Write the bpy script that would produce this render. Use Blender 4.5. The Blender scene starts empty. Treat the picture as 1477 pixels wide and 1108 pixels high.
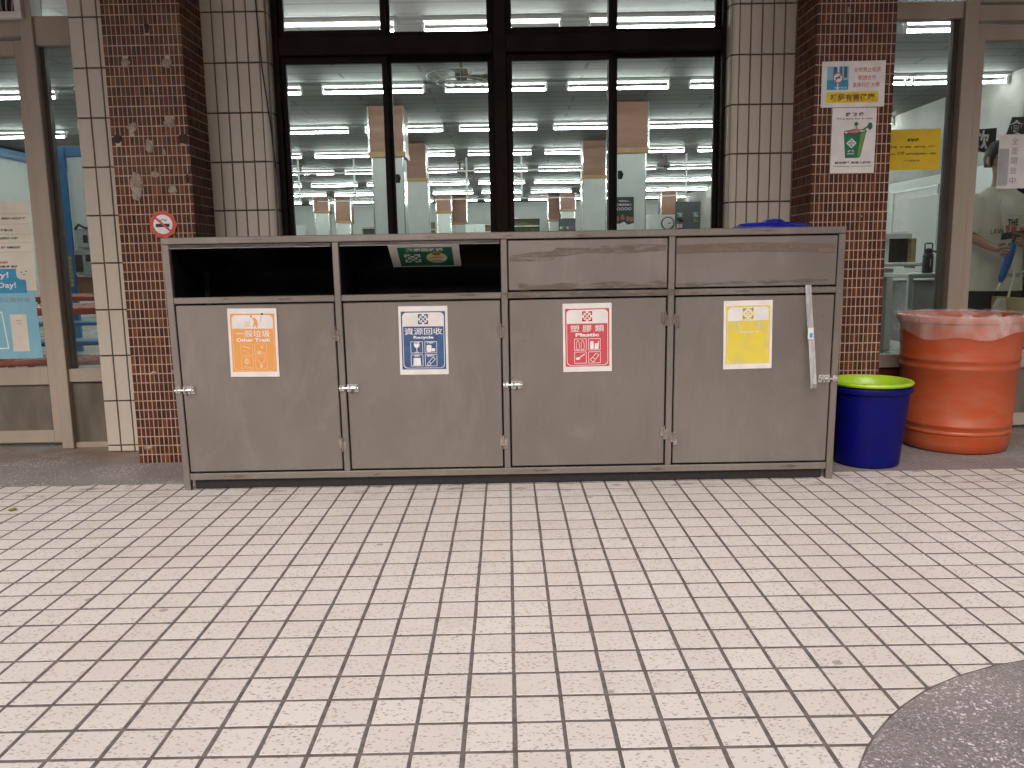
import bpy, bmesh, math, random
from mathutils import Vector, Matrix
R = math.radians
random.seed(7)
S = bpy.context.scene
COL = S.collection

# ------------------------------------------------------------------ camera
F, PITCH, YAW, ROLL = 1170.46, 0.150326, 0.0041365, -0.017202
fw = Vector((math.sin(YAW)*math.cos(PITCH), math.cos(YAW)*math.cos(PITCH), -math.sin(PITCH)))
rt = Vector((math.cos(YAW), -math.sin(YAW), 0)); up = rt.cross(fw)
r2 = math.cos(ROLL)*rt + math.sin(ROLL)*up; u2 = -math.sin(ROLL)*rt + math.cos(ROLL)*up
cd = bpy.data.cameras.new('camera'); cam = bpy.data.objects.new('camera', cd); COL.objects.link(cam)
cd.sensor_width = 36; cd.lens = F/1477*36; cd.clip_end = 1000; cd.clip_start = .05
m = Matrix((r2, u2, -fw)).transposed().to_4x4(); m.translation = (0, 0, 1); cam.matrix_world = m
S.camera = cam

# ------------------------------------------------------------------ light
SUN_EL, SUN_AZ = R(48), R(-14)          # azimuth: from straight behind the camera, negative towards the left
wd = bpy.data.worlds.new('World'); S.world = wd; wd.use_nodes = True
nt = wd.node_tree; bg = nt.nodes['Background']; sky = nt.nodes.new('ShaderNodeTexSky')
sky.sky_type = 'NISHITA'; sky.sun_disc = False; sky.sun_elevation = SUN_EL
sky.sun_rotation = math.pi - SUN_AZ; sky.dust_density = 7; sky.air_density = .45; sky.ozone_density = .4
nt.links.new(sky.outputs[0], bg.inputs[0]); bg.inputs[1].default_value = .15
sl = bpy.data.lights.new('sun', 'SUN'); sun = bpy.data.objects.new('sun', sl); COL.objects.link(sun)
sl.energy = 1.9; sl.angle = R(48); sl.color = (1, .97, .95)
sdir = Vector((math.sin(SUN_AZ)*math.cos(SUN_EL), -math.cos(SUN_AZ)*math.cos(SUN_EL), math.sin(SUN_EL)))
sun.rotation_euler = sdir.to_track_quat('Z', 'Y').to_euler(); sun.location = (0, -5, 8)
S.view_settings.view_transform = 'Standard'; S.view_settings.look = 'None'
S.view_settings.exposure = 0.13; S.view_settings.gamma = 1
S.cycles.max_bounces = 8; S.cycles.transparent_max_bounces = 16; S.cycles.caustics_reflective = False
S.cycles.caustics_refractive = False; S.cycles.sample_clamp_indirect = 6
TUBE_POWER = 38

# ------------------------------------------------------------------ materials
class NT:
    def __init__(s, name):
        s.m = bpy.data.materials.new(name); s.m.use_nodes = True; s.t = s.m.node_tree
        s.b = s.t.nodes['Principled BSDF']; s.out = s.t.nodes['Material Output']
    def n(s, typ, **kw):
        x = s.t.nodes.new('ShaderNode'+typ)
        for k, v in kw.items():
            if k in x.inputs: s.put(x.inputs[k], v)
            else: setattr(x, k, v)
        return x
    def put(s, sock, v):
        if isinstance(v, bpy.types.NodeSocket): s.t.links.new(v, sock)
        else:
            if isinstance(v, (tuple, list)) and len(v) == 3 and sock.type == 'RGBA': v = (*v, 1)
            sock.default_value = v
    def math(s, op, a, b=0.0, c=None):
        x = s.n('Math', operation=op); s.put(x.inputs[0], a); s.put(x.inputs[1], b)
        if c is not None: s.put(x.inputs[2], c)
        return x.outputs[0]
    def mix(s, f, a, b, typ='RGBA', blend='MIX'):
        x = s.n('Mix', data_type=typ); 
        if typ == 'RGBA': x.blend_type = blend
        i = {'RGBA': (6, 7, 2), 'FLOAT': (2, 3, 0)}[typ]
        s.put(x.inputs[0], f); s.put(x.inputs[i[0]], a); s.put(x.inputs[i[1]], b)
        return x.outputs[i[2]]
    def ramp(s, f, a, b):          # smoothstep a..b -> 0..1
        x = s.n('MapRange', interpolation_type='SMOOTHSTEP'); s.put(x.inputs[0], f)
        x.inputs[1].default_value = a; x.inputs[2].default_value = b
        return x.outputs[0]
    def pos(s, stretch=(1, 1, 1)):
        g = s.n('NewGeometry'); mp = s.n('Mapping'); mp.inputs['Scale'].default_value = stretch
        s.t.links.new(g.outputs['Position'], mp.inputs[0]); return mp.outputs[0]
    def noise(s, scale, vec=None, detail=3, rough=.55, dist=0):
        x = s.n('TexNoise', Scale=scale, Detail=detail, Roughness=rough, Distortion=dist)
        s.put(x.inputs['Vector'], vec if vec is not None else s.pos()); return x.outputs[0]
    def vor(s, scale, vec=None, out='Distance', feature='F1', rnd=1):
        x = s.n('TexVoronoi', Scale=scale, feature=feature, Randomness=rnd)
        s.put(x.inputs['Vector'], vec if vec is not None else s.pos()); return x.outputs[out]
    def bump(s, h, strength=.3, dist=.002):
        x = s.n('Bump', Strength=strength, Distance=dist, Height=h); s.put(s.b.inputs['Normal'], x.outputs[0])
    def set(s, **kw):
        for k, v in kw.items(): s.put(s.b.inputs[k.replace('_', ' ')], v)
        return s

def pmat(name, c1, c2=None, scale=6, rough=.5, metal=0, bump=0, bscale=60, stretch=(1, 1, 1), spec=.5, detail=4, lo=.35, hi=.65, rvar=.1):
    a = NT(name); c2 = c2 or tuple(x*.78 for x in c1)
    n = a.ramp(a.noise(scale, a.pos(stretch), detail), lo, hi)
    a.set(Base_Color=a.mix(n, c1, c2), Roughness=a.math('MULTIPLY_ADD', n, rvar, rough-rvar/2), Metallic=metal)
    a.b.inputs['Specular IOR Level'].default_value = spec
    if bump: a.bump(a.noise(bscale, a.pos(stretch), 3), bump)
    return a.m

PITCH_T = .1072; ROW0 = 3.472
def tile_material():
    a = NT('floor_tile_glaze'); g = a.pos(); sp = a.n('SeparateXYZ', Vector=g)
    ix = a.math('FLOOR', a.math('DIVIDE', sp.outputs[0], PITCH_T)); iy = a.math('FLOOR', a.math('DIVIDE', a.math('SUBTRACT', sp.outputs[1], ROW0), PITCH_T))
    cv = a.n('CombineXYZ', X=ix, Y=iy); wn = a.n('TexWhiteNoise', noise_dimensions='3D', Vector=cv.outputs[0])
    off = a.n('VectorMath', operation='MULTIPLY_ADD'); a.put(off.inputs[0], wn.outputs['Color']); off.inputs[1].default_value = (9, 9, 9); a.put(off.inputs[2], g)
    base = a.mix(wn.outputs[0], (.572, .542, .518), (.497, .470, .448))
    w2 = a.n('TexWhiteNoise', noise_dimensions='3D', Vector=a.n('VectorMath', operation='ADD').outputs[0]); a.put(w2.inputs[0], cv.outputs[0])
    base = a.mix(a.math('MULTIPLY', wn.outputs[0], .5), base, (.58, .535, .515))
    so = a.n('Mapping'); so.inputs['Scale'].default_value = (.62, 1, 1); so.inputs['Rotation'].default_value = (0, 0, .4); a.put(so.inputs[0], off.outputs[0]); d1 = a.vor(165, so.outputs[0]); c1 = a.vor(165, so.outputs[0], 'Color'); sx = a.n('SeparateColor', Color=c1)
    pick = a.math('GREATER_THAN', sx.outputs[0], .40); sz = a.math('MULTIPLY', sx.outputs[1], .36)
    speck = a.math('MULTIPLY', pick, a.math('SUBTRACT', 1.0, a.ramp(a.math('SUBTRACT', d1, sz), .12, .2)))
    speck = a.math('MULTIPLY', speck, a.math('MULTIPLY_ADD', sx.outputs[2], .62, .34))
    col = a.mix(speck, base, (.27, .225, .19))
    fine = a.ramp(a.noise(420, off.outputs[0], 2), .5, .75)
    col = a.mix(a.math('MULTIPLY', fine, .28), col, (.42, .36, .31))
    # scuffed dirt near the cabinet and broad foot-traffic greying
    big = a.noise(1.3, None, 5); col = a.mix(a.math('MULTIPLY', a.ramp(big, .42, .72), .34), col, (.43, .38, .335)); blot = a.ramp(a.noise(3.1, None, 6, .72), .56, .70); col = a.mix(a.math('MULTIPLY', blot, .30), col, (.36, .31, .265)); gum = a.math('MULTIPLY', a.math('SUBTRACT', 1.0, a.ramp(a.vor(3.3), .035, .05)), .6); col = a.mix(gum, col, (.16, .14, .125))
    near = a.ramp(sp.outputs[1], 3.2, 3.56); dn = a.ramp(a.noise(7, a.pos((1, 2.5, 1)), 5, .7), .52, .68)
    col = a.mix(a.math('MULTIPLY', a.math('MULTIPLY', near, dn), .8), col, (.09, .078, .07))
    spot = a.ramp(a.noise(23, None, 2), .80, .83); col = a.mix(a.math('MULTIPLY', spot, .5), col, (.2, .17, .14))
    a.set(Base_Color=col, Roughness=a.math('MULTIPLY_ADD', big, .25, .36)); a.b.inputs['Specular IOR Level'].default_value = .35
    h = a.math('SUBTRACT', a.noise(160, off.outputs[0], 3), a.math('MULTIPLY', speck, .6)); a.bump(h, .35, .0012)
    return a.m

def terrazzo_material():
    a = NT('dark_terrazzo'); g = a.pos()
    n = a.noise(3.0, g, 5, .65); patch = a.ramp(a.noise(2.2, a.pos((1, 1.4, 1)), 4, .6), .40, .66)
    base = a.mix(a.ramp(n, .3, .7), (.18, .160, .158), (.11, .097, .096)); base = a.mix(a.ramp(a.noise(140, g, 3), .35, .7), base, (.23, .21, .208))
    w = a.n('VectorMath', operation='ADD'); nz = a.n('TexNoise', Scale=60.0); a.put(nz.inputs['Vector'], g)
    ms = a.n('VectorMath', operation='SCALE'); a.put(ms.inputs[0], nz.outputs['Color']); ms.inputs['Scale'].default_value = .022
    a.put(w.inputs[0], g); a.put(w.inputs[1], ms.outputs[0])
    d = a.vor(85, w.outputs[0]); c = a.n('SeparateColor', Color=a.vor(85, w.outputs[0], 'Color'))
    chip = a.math('MULTIPLY', a.math('GREATER_THAN', a.math('ADD', c.outputs[0], a.math('MULTIPLY', patch, .42)), .74),
                  a.math('SUBTRACT', 1.0, a.ramp(d, .22, .42)))
    chip = a.math('MULTIPLY', chip, a.math('MULTIPLY_ADD', patch, .7, .25))
    d2 = a.vor(210, w.outputs[0]); c2 = a.n('SeparateColor', Color=a.vor(210, w.outputs[0], 'Color'))
    chip2 = a.math('MULTIPLY', a.math('GREATER_THAN', a.math('ADD', c2.outputs[0], a.math('MULTIPLY', patch, .38)), .80), a.math('SUBTRACT', 1.0, a.ramp(d2, .25, .45)))
    chip = a.math('MAXIMUM', chip, a.math('MULTIPLY', chip2, a.math('MULTIPLY_ADD', c2.outputs[1], .6, .2)))
    col = a.mix(chip, base, (.66, .62, .64))
    sp = a.n('SeparateXYZ', Vector=g)
    brown = a.math('MULTIPLY', a.ramp(sp.outputs[1], 4.02, 4.3), a.ramp(a.noise(4, g, 4), .38, .6))
    col = a.mix(a.math('MULTIPLY', brown, .75), col, (.17, .105, .06))
    a.set(Base_Color=col, Roughness=a.math('MULTIPLY_ADD', n, .3, .35)); a.bump(a.noise(120, g, 3), .3, .002); a.b.inputs['Specular IOR Level'].default_value = .4
    return a.m

MOS_W, MOS_H = .0227, .0466
def mosaic_material():
    a = NT('red_brown_mosaic'); g = a.pos(); sp = a.n('SeparateXYZ', Vector=g)
    u = a.math('ADD', sp.outputs[0], sp.outputs[1])
    cv = a.n('CombineXYZ', X=a.math('FLOOR', a.math('DIVIDE', u, MOS_W)), Y=a.math('FLOOR', a.math('DIVIDE', sp.outputs[2], MOS_H)))
    wn = a.n('TexWhiteNoise', noise_dimensions='3D', Vector=cv.outputs[0]); s2 = a.n('SeparateColor', Color=wn.outputs['Color'])
    col = a.mix(s2.outputs[0], (.105, .027, .011), (.042, .012, .006)); col = a.mix(a.math('MULTIPLY', a.math('GREATER_THAN', s2.outputs[1], .86), .8), col, (.17, .056, .020))
    col = a.mix(a.math('MULTIPLY', a.ramp(a.noise(90, g, 3), .4, .7), .45), col, (.03, .010, .007))
    col = a.mix(a.math('MULTIPLY', a.ramp(a.noise(2.5, g, 4), .5, .72), .35), col, (.17, .09, .05))
    a.set(Base_Color=col, Roughness=a.math('MULTIPLY_ADD', s2.outputs[2], .25, .34)); a.b.inputs['Specular IOR Level'].default_value = .28; a.bump(a.noise(70, g, 2), .25, .002)
    return a.m

def steel_material(name, c1, c2, rough=.42, metal=.7):
    a = NT(name); g = a.pos(); st = a.noise(14, a.pos((9, 9, .5)), 4); fine = a.noise(60, a.pos((14, 14, .6)), 2)
    big = a.ramp(a.noise(1.7, a.pos((1, 1, .8)), 5), .3, .7)
    col = a.mix(big, c1, c2); col = a.mix(a.math('MULTIPLY', a.ramp(st, .45, .75), .22), col, tuple(x*.72 for x in c1))
    rust = a.math('MULTIPLY', a.ramp(a.noise(9, a.pos((1, 1, .6)), 6, .7), .63, .78), .4)
    col = a.mix(rust, col, (.13, .095, .07))
    smear = a.ramp(a.noise(6, a.pos((1, 1, .45)), 6, .7, .6), .5, .7); col = a.mix(a.math('MULTIPLY', smear, .22), col, tuple(min(1, x*1.45) for x in c1))
    dots = a.math('SUBTRACT', 1.0, a.ramp(a.vor(13, g), .03, .05)); col = a.mix(a.math('MULTIPLY', dots, .5), col, (.10, .08, .07))
    r = a.math('MULTIPLY_ADD', fine, .16, rough-.08); r = a.math('MULTIPLY_ADD', rust, .5, r)
    a.set(Base_Color=col, Roughness=r, Metallic=a.math('MULTIPLY_ADD', rust, -.8, metal)); a.bump(a.math('ADD', a.math('MULTIPLY', fine, .12), a.math('MULTIPLY', a.noise(4.5, a.pos((1, 1, .7)), 2), 3)), .5, .006)
    return a.m

def glass_material(name, tint=(1, 1, 1), dirt=.03, refl=1.0):
    a = NT(name); t = a.t; t.nodes.remove(a.b)
    tr = a.n('BsdfTransparent', Color=tint); gl = a.n('BsdfGlossy', Roughness=.02); fr = a.n('Fresnel', IOR=1.45)
    m1 = a.n('MixShader'); a.put(m1.inputs[0], a.math('MULTIPLY', fr.outputs[0], refl)); a.put(m1.inputs[1], tr.outputs[0]); a.put(m1.inputs[2], gl.outputs[0])
    df = a.n('BsdfDiffuse', Color=(.6, .6, .58)); m2 = a.n('MixShader')
    n = a.ramp(a.noise(5, a.pos((1, 1, .5)), 6, .65), .42, .75)
    a.put(m2.inputs[0], a.math('MULTIPLY_ADD', n, dirt*1.5, dirt*.5)); a.put(m2.inputs[1], m1.outputs[0]); a.put(m2.inputs[2], df.outputs[0])
    t.links.new(m2.outputs[0], a.out.inputs[0]); return a.m

def film_material(name, col, alpha_lo, alpha_hi, scale, stretch, rough=.3, lo=.4, hi=.65):
    a = NT(name); n = a.ramp(a.noise(scale, a.pos(stretch), 6, .65), lo, hi)
    a.set(Base_Color=col, Roughness=rough, Alpha=a.math('MULTIPLY_ADD', n, alpha_hi-alpha_lo, alpha_lo)); a.bump(a.noise(scale*3, a.pos(stretch), 3), .4, .003)
    return a.m

def emit_material(name, col, power):
    a = NT(name); a.set(Base_Color=(.9, .9, .9), Emission_Color=col, Emission_Strength=power); return a.m

def ceiling_material():
    a = NT('hall_ceiling_boards'); br = a.n('TexBrick'); br.offset = .5
    a.put(br.inputs['Vector'], a.pos()); br.inputs['Scale'].default_value = 1; br.inputs['Mortar Size'].default_value = .018
    br.inputs['Brick Width'].default_value = 1.83; br.inputs['Row Height'].default_value = .305; br.inputs['Mortar Smooth'].default_value = .1
    br.inputs['Color1'].default_value = (.125, .128, .122, 1); br.inputs['Color2'].default_value = (.105, .107, .102, 1); br.inputs['Mortar'].default_value = (.03, .03, .03, 1)
    w = a.ramp(a.noise(3, a.pos((.3, 12, 1)), 3), .5, .8)
    a.set(Base_Color=a.mix(a.math('MULTIPLY', w, .35), br.outputs[0], (.09, .09, .088)), Roughness=.7); return a.m

M = dict(
 tile=tile_material(), terrazzo=terrazzo_material(), mosaic=mosaic_material(), ceiling=ceiling_material(),
 grout=pmat('dark_floor_grout', (.135, .117, .108), (.085, .073, .067), 30, .9, bump=.5),
 mgrout=pmat('beige_mosaic_grout', (.50, .37, .28), (.38, .27, .20), 9, .9),
 beige=pmat('beige_wall_tile', (.54, .480, .402), (.485, .43, .357), 3, .42, bump=.12, bscale=200, stretch=(1, 1, .4)),
 bjoint=pmat('brown_wall_joint', (.20, .15, .108), (.14, .105, .074), 14, .9),
 plaster=pmat('grey_plaster', (.36, .32, .28), None, 3, .85, bump=.3),
 steel=steel_material('brushed_steel_door', (.325, .288, .26), (.262, .232, .209), .44, .84),
 steelf=steel_material('brushed_steel_frame', (.33, .295, .265), (.26, .23, .206), .42, .8),
 steelflap=pmat('smooth_flap_steel', (.36, .33, .30), None, 3, .16, metal=1),
 hingesteel=pmat('worn_hinge_steel', (.52, .47, .43), (.36, .31, .27), 30, .3, metal=.95),
 steeld=pmat('shaded_inner_steel', (.035, .033, .032), None, 5, .5, metal=.3),  # cabinet steel with the shade of the inside put into its colour
 chrome=pmat('worn_chrome', (.80, .79, .77), (.6, .58, .56), 20, .2, metal=1),
 brownframe=pmat('dark_brown_aluminium', (.014, .008, .006), (.009, .006, .005), 8, .5, spec=.1),
 alu=pmat('champagne_aluminium', (.38, .315, .25), (.32, .265, .21), 4, .45, bump=.05, stretch=(1, 1, .2)),
 aludark=pmat('dark_rubber_seal', (.05, .038, .03), None, 6, .6),
 kick=pmat('stained_kick_panel', (.17, .145, .112), (.085, .07, .052), 4, .55, stretch=(1.5, 1.5, .5), lo=.3, hi=.7),
 kickred=pmat('dark_red_sill_paint', (.13, .022, .016), None, 5, .45),
 glass=glass_material('window_glass', (.965, .985, .975), .006), glassd=glass_material('door_glass', (.95, .97, .96), .010, 1.0),
 paper=pmat('white_paper', (.72, .69, .67), (.64, .61, .59), 12, .55), paper2=pmat('cream_paper', (.66, .62, .52), (.6, .55, .46), 9, .6),
 orange=pmat('orange_ink', (.72, .30, .07), (.66, .32, .10), 30, .5), blueink=pmat('blue_ink', (.030, .075, .19), (.045, .10, .23), 25, .5),
 redink=pmat('red_ink', (.55, .055, .075), (.50, .075, .09), 25, .5), yellowink=pmat('faded_yellow_ink', (.68, .55, .05), (.60, .50, .11), 14, .5),
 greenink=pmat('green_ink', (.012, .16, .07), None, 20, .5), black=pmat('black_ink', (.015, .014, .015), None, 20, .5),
 white=pmat('white_ink', (.78, .76, .75), (.68, .66, .66), 30, .5), faded=pmat('faded_white_ink', (.70, .64, .45), (.62, .52, .25), 40, .5),
 fadedo=pmat('faded_orange_line', (.74, .50, .32), (.70, .40, .18), 60, .5),
 pinkink=pmat('pink_red_ink', (.50, .16, .17), None, 30, .5), signyellow=pmat('strip_yellow', (.72, .52, .02), None, 20, .5), brownink=pmat('brown_ink', (.20, .10, .02), None, 30, .5),
 notice=pmat('yellow_notice_paper', (.76, .52, .015), (.70, .47, .02), 12, .5), skyink=pmat('light_blue_print', (.22, .46, .56), (.19, .42, .52), 7, .5), blueban=pmat('blue_banner_print', (.04, .28, .48), None, 7, .5),
 greyink=pmat('grey_ink', (.24, .24, .25), None, 20, .5), lime=pmat('lime_plastic', (.34, .55, .025), (.30, .50, .02), 8, .35),
 limeink=pmat('lime_print', (.16, .36, .05), None, 20, .5),
 bluebin=pmat('navy_blue_plastic', (.002, .003, .115), (.0015, .0025, .09), 6, .45, spec=.18), bluelid=pmat('blue_lid_plastic', (.008, .014, .34), None, 6, .25),
 redbin=pmat('scuffed_red_plastic', (.375, .058, .014), (.365, .085, .034), 6, .42, bump=.15, bscale=40, stretch=(1, 1, 3)),
 bag=film_material('clear_bin_liner', (.90, .80, .77), .10, .38, 7, (1.2, 1.2, .6), .18, .36, .72),
 tape=film_material('brown_tape_residue', (.15, .11, .083), .05, .55, 26, (.5, 1, 3.2), .45, .36, .62), tapeclear=film_material('shiny_brown_tape', (.20, .145, .115), .55, .9, 20, (.6, 1, 2), .22),
 strap=film_material('clear_plastic_strap', (.55, .57, .58), .5, .85, 18, (2, 1, .4), .25),
 mortar=pmat('grey_mortar', (.34, .28, .23), (.22, .17, .14), 40, .9, bump=.6, bscale=90), hole=pmat('dark_hole', (.045, .024, .016), None, 20, .9),
 cable=pmat('black_cable', (.012, .011, .011), None, 10, .5),
 hallfloor=pmat('hall_floor', (.42, .40, .37), None, 2, .3), hallwall=pmat('white_hall_wall', (.78, .80, .785), (.74, .76, .745), 1.5, .6), hallwall2=pmat('grey_hall_wall', (.46, .44, .41), None, 1.5, .7),
 colwhite=pmat('pale_column_tile', (.64, .66, .64), (.60, .62, .60), 3, .2), colwood=pmat('pink_brown_veneer', (.30, .13, .078), (.26, .112, .066), 2, .4, stretch=(1, 1, 6)), trimwood=pmat('light_wood_trim', (.44, .25, .10), None, 4, .4),
 edge=pmat('shiny_edge_trim', (.8, .8, .78), None, 4, .15, metal=.8), tube=emit_material('lit_tube', (.90, 1, .945), TUBE_POWER), housing=pmat('white_lamp_housing', (.8, .8, .78), None, 5, .4),
 bluesteel=pmat('blue_painted_steel', (.025, .17, .42), None, 3, .35), redtop=pmat('red_table_top', (.50, .10, .06), (.46, .09, .055), 5, .3), bluetop=pmat('blue_seat_plastic', (.04, .22, .48), None, 5, .35),
 darksteel=pmat('dark_steel', (.03, .03, .032), None, 6, .4), greyplastic=pmat('grey_plastic', (.40, .41, .41), None, 6, .4), wood=pmat('yellow_wood', (.40, .29, .12), (.33, .23, .09), 3, .55, stretch=(1, 1, 5)),
 board=pmat('dark_menu_board', (.030, .038, .042), None, 8, .35), olive=pmat('olive_board', (.13, .14, .07), (.07, .08, .04), 8, .6), fan=pmat('brown_fan', (.16, .13, .09), None, 6, .45),
 steelin=steel_material('kitchen_steel', (.55, .56, .56), (.48, .49, .49)),
 skin=pmat('skin', (.42, .23, .16), (.38, .20, .135), 8, .5), hair=pmat('dark_hair', (.02, .016, .014), None, 40, .5), shirt=pmat('cream_cotton', (.68, .65, .57), (.62, .59, .51), 7, .85, bump=.3, bscale=14), trousers=pmat('black_cotton', (.015, .015, .017), None, 9, .85), shoe=pmat('shoe', (.04, .04, .04), None, 9, .6),
 umbrella=pmat('blue_nylon', (.02, .11, .36), (.015, .08, .28), 14, .5), orangered=pmat('orange_red_print', (.56, .11, .025), (.50, .08, .02), 60, .5), lens=glass_material('spectacle_lens', (.95, .95, .95), .0), pale=pmat('pale_canvas', (.45, .44, .36), None, 8, .8),
 leaf=pmat('dry_leaf', (.22, .20, .03), None, 40, .6), concrete=pmat('slab_concrete', (.42, .39, .36), None, 2, .85), paving=pmat('outer_paving', (.25, .23, .21), None, 1, .85),
)

# ------------------------------------------------------------------ mesh helpers
class B:
    def __init__(s): s.v = []; s.f = []; s.mi = []; s.marks = []
    def add(s, vs, fs, mi=0):
        o = len(s.v); s.v += [tuple(v) for v in vs]; s.f += [tuple(i+o for i in f) for f in fs]; s.mi += [mi]*len(fs); return s
    def box(s, x0, x1, y0, y1, z0, z1, bev=0, mi=0):
        if bev <= 0:
            v = [(x, y, z) for z in (z0, z1) for y in (y0, y1) for x in (x0, x1)]
            return s.add(v, [(0, 2, 3, 1), (4, 5, 7, 6), (0, 1, 5, 4), (2, 6, 7, 3), (0, 4, 6, 2), (1, 3, 7, 5)], mi)
        bm = bmesh.new(); bmesh.ops.create_cube(bm, size=1)
        for v in bm.verts: v.co = Vector(((x0+x1)/2+v.co.x*(x1-x0), (y0+y1)/2+v.co.y*(y1-y0), (z0+z1)/2+v.co.z*(z1-z0)))
        bmesh.ops.bevel(bm, geom=list(bm.edges), offset=bev, segments=1, affect='EDGES', profile=.7)
        bm.verts.index_update(); s.add([v.co[:] for v in bm.verts], [[v.index for v in f.verts] for f in bm.faces], mi); bm.free(); return s
    def tube(s, pts, r, n=8, cap=True, mi=0):
        pts = [Vector(p) for p in pts]; rr = r if isinstance(r, (list, tuple)) else [r]*len(pts); vs = []; prev = None
        for i, p in enumerate(pts):
            d = (pts[min(i+1, len(pts)-1)]-pts[max(i-1, 0)]).normalized()
            a = prev if prev is not None else (Vector((0, 0, 1)) if abs(d.z) < .9 else Vector((1, 0, 0)))
            a = (a-d*a.dot(d)).normalized(); prev = a; b = d.cross(a)
            vs += [p+rr[i]*(math.cos(t)*a+math.sin(t)*b) for t in [2*math.pi*k/n for k in range(n)]]
        fs = [(i*n+k, i*n+(k+1) % n, (i+1)*n+(k+1) % n, (i+1)*n+k) for i in range(len(pts)-1) for k in range(n)]
        if cap: fs += [tuple(reversed(range(n))), tuple(range((len(pts)-1)*n, len(pts)*n))]
        return s.add(vs, fs, mi)
    def lathe(s, prof, c=(0, 0, 0), n=48, mi=0, wob=None, sx=1, sy=1):
        vs = []; c = Vector(c)
        for i, (r, z) in enumerate(prof):
            for k in range(n):
                t = 2*math.pi*k/n; q = r if wob is None else r+wob(t, i)
                vs.append(c+Vector((q*math.cos(t)*sx, q*math.sin(t)*sy, z)))
        fs = [(i*n+k, i*n+(k+1) % n, (i+1)*n+(k+1) % n, (i+1)*n+k) for i in range(len(prof)-1) for k in range(n)]
        return s.add(vs, fs, mi)
    def loft(s, rings, cap=True, mi=0):
        n = len(rings[0]); vs = [p for r in rings for p in r]
        fs = [(i*n+k, i*n+(k+1) % n, (i+1)*n+(k+1) % n, (i+1)*n+k) for i in range(len(rings)-1) for k in range(n)]
        if cap: fs += [tuple(reversed(range(n))), tuple(range((len(rings)-1)*n, len(rings)*n))]
        return s.add(vs, fs, mi)
    def prism(s, poly, y0, y1, mi=0):      # polygon in XZ (counter-clockwise seen from -Y), extruded along Y
        n = len(poly); vs = [(x, y0, z) for x, z in poly]+[(x, y1, z) for x, z in poly]
        return s.add(vs, [tuple(range(n)), tuple(reversed(range(n, 2*n)))]+[(k, k+n, (k+1) % n+n, (k+1) % n) for k in range(n)], mi)
    def mesh(s, name, mats, smooth=False):
        me = bpy.data.meshes.new(name); me.from_pydata([tuple(v) for v in s.v], [], s.f)
        for mm in (mats if isinstance(mats, (list, tuple)) else [mats]): me.materials.append(M[mm] if isinstance(mm, str) else mm)
        me.polygons.foreach_set('material_index', s.mi)
        if smooth: 
            me.polygons.foreach_set('use_smooth', [True]*len(me.polygons))
            me.set_sharp_from_angle(angle=R(40))
        me.update(); return me
    def obj(s, name, mats, parent=None, smooth=False, loc=(0, 0, 0)):
        return link(name, s.mesh(name, mats, smooth), parent, loc)

def link(name, me, parent=None, loc=(0, 0, 0)):
    o = bpy.data.objects.new(name, me); COL.objects.link(o); o.location = loc
    if parent: o.parent = parent
    return o
def tag(o, label, cat, group=None):
    o['label'] = label; o['category'] = cat; o['kind'] = 'thing'
    if group: o['group'] = group
    return o
def thing(name, label, cat, loc=(0, 0, 0), group=None, rot=(0, 0, 0)):
    o = bpy.data.objects.new(name, None); COL.objects.link(o); o.location = loc; o.rotation_euler = rot; o.empty_display_size = .1
    return tag(o, label, cat, group)
def struct(name, b, mats, smooth=False):
    o = b.obj(name, mats, None, smooth); o['kind'] = 'structure'; return o
def stuff(o): o['kind'] = 'stuff'; return o
def copy_tree(o, parent=None):
    c = o.copy(); COL.objects.link(c); c.parent = parent
    for ch in list(o.children): copy_tree(ch, c)
    return c

# flat print: layers in a poster's own XZ plane, facing -Y
TEXT_CACHE = {}
def text_poly(body, bold=0.0):
    key = (body, bold)
    if key in TEXT_CACHE: return TEXT_CACHE[key]
    c = bpy.data.curves.new('t', 'FONT'); c.body = body; c.resolution_u = 2; c.offset = bold
    o = bpy.data.objects.new('t', c); COL.objects.link(o)
    dg = bpy.context.evaluated_depsgraph_get(); dg.update(); me = bpy.data.meshes.new_from_object(o.evaluated_get(dg))
    vs = [v.co.copy() for v in me.vertices]; fs = [tuple(p.vertices) for p in me.polygons]
    bpy.data.objects.remove(o); bpy.data.curves.remove(c); bpy.data.meshes.remove(me)
    x0 = min(v.x for v in vs); x1 = max(v.x for v in vs); y0 = min(v.y for v in vs); y1 = max(v.y for v in vs)
    vs = [((v.x-x0)/(x1-x0)-.5, (v.y-y0)/(y1-y0)-.5) for v in vs]
    TEXT_CACHE[key] = (vs, fs); return vs, fs
def text(b, body, cx, cz, w, h, y, bold=0.02, rot=0):
    vs, fs = text_poly(body, bold); c, s = math.cos(rot), math.sin(rot); b.marks.append(len(b.f))
    b.add([(cx+(vx*w)*c-(vz*h)*s, y, cz+(vx*w)*s+(vz*h)*c) for vx, vz in vs], fs)
def flat(b, poly, y): b.add([(x, y, z) for x, z in poly], [tuple(range(len(poly)))])
def rect(b, x0, x1, z0, z1, y): flat(b, [(x0, z0), (x1, z0), (x1, z1), (x0, z1)], y)
def rrect(x0, x1, z0, z1, r, n=5, corners=(1, 1, 1, 1)):
    out = []
    for k, (cx, cz, a) in enumerate(((x0+r, z0+r, 180), (x1-r, z0+r, 270), (x1-r, z1-r, 0), (x0+r, z1-r, 90))):
        if corners[k]: out += [(cx+r*math.cos(R(a+90*i/n)), cz+r*math.sin(R(a+90*i/n))) for i in range(n+1)]
        else: out.append(((x0, z0), (x1, z0), (x1, z1), (x0, z1))[k])
    return out
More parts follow.
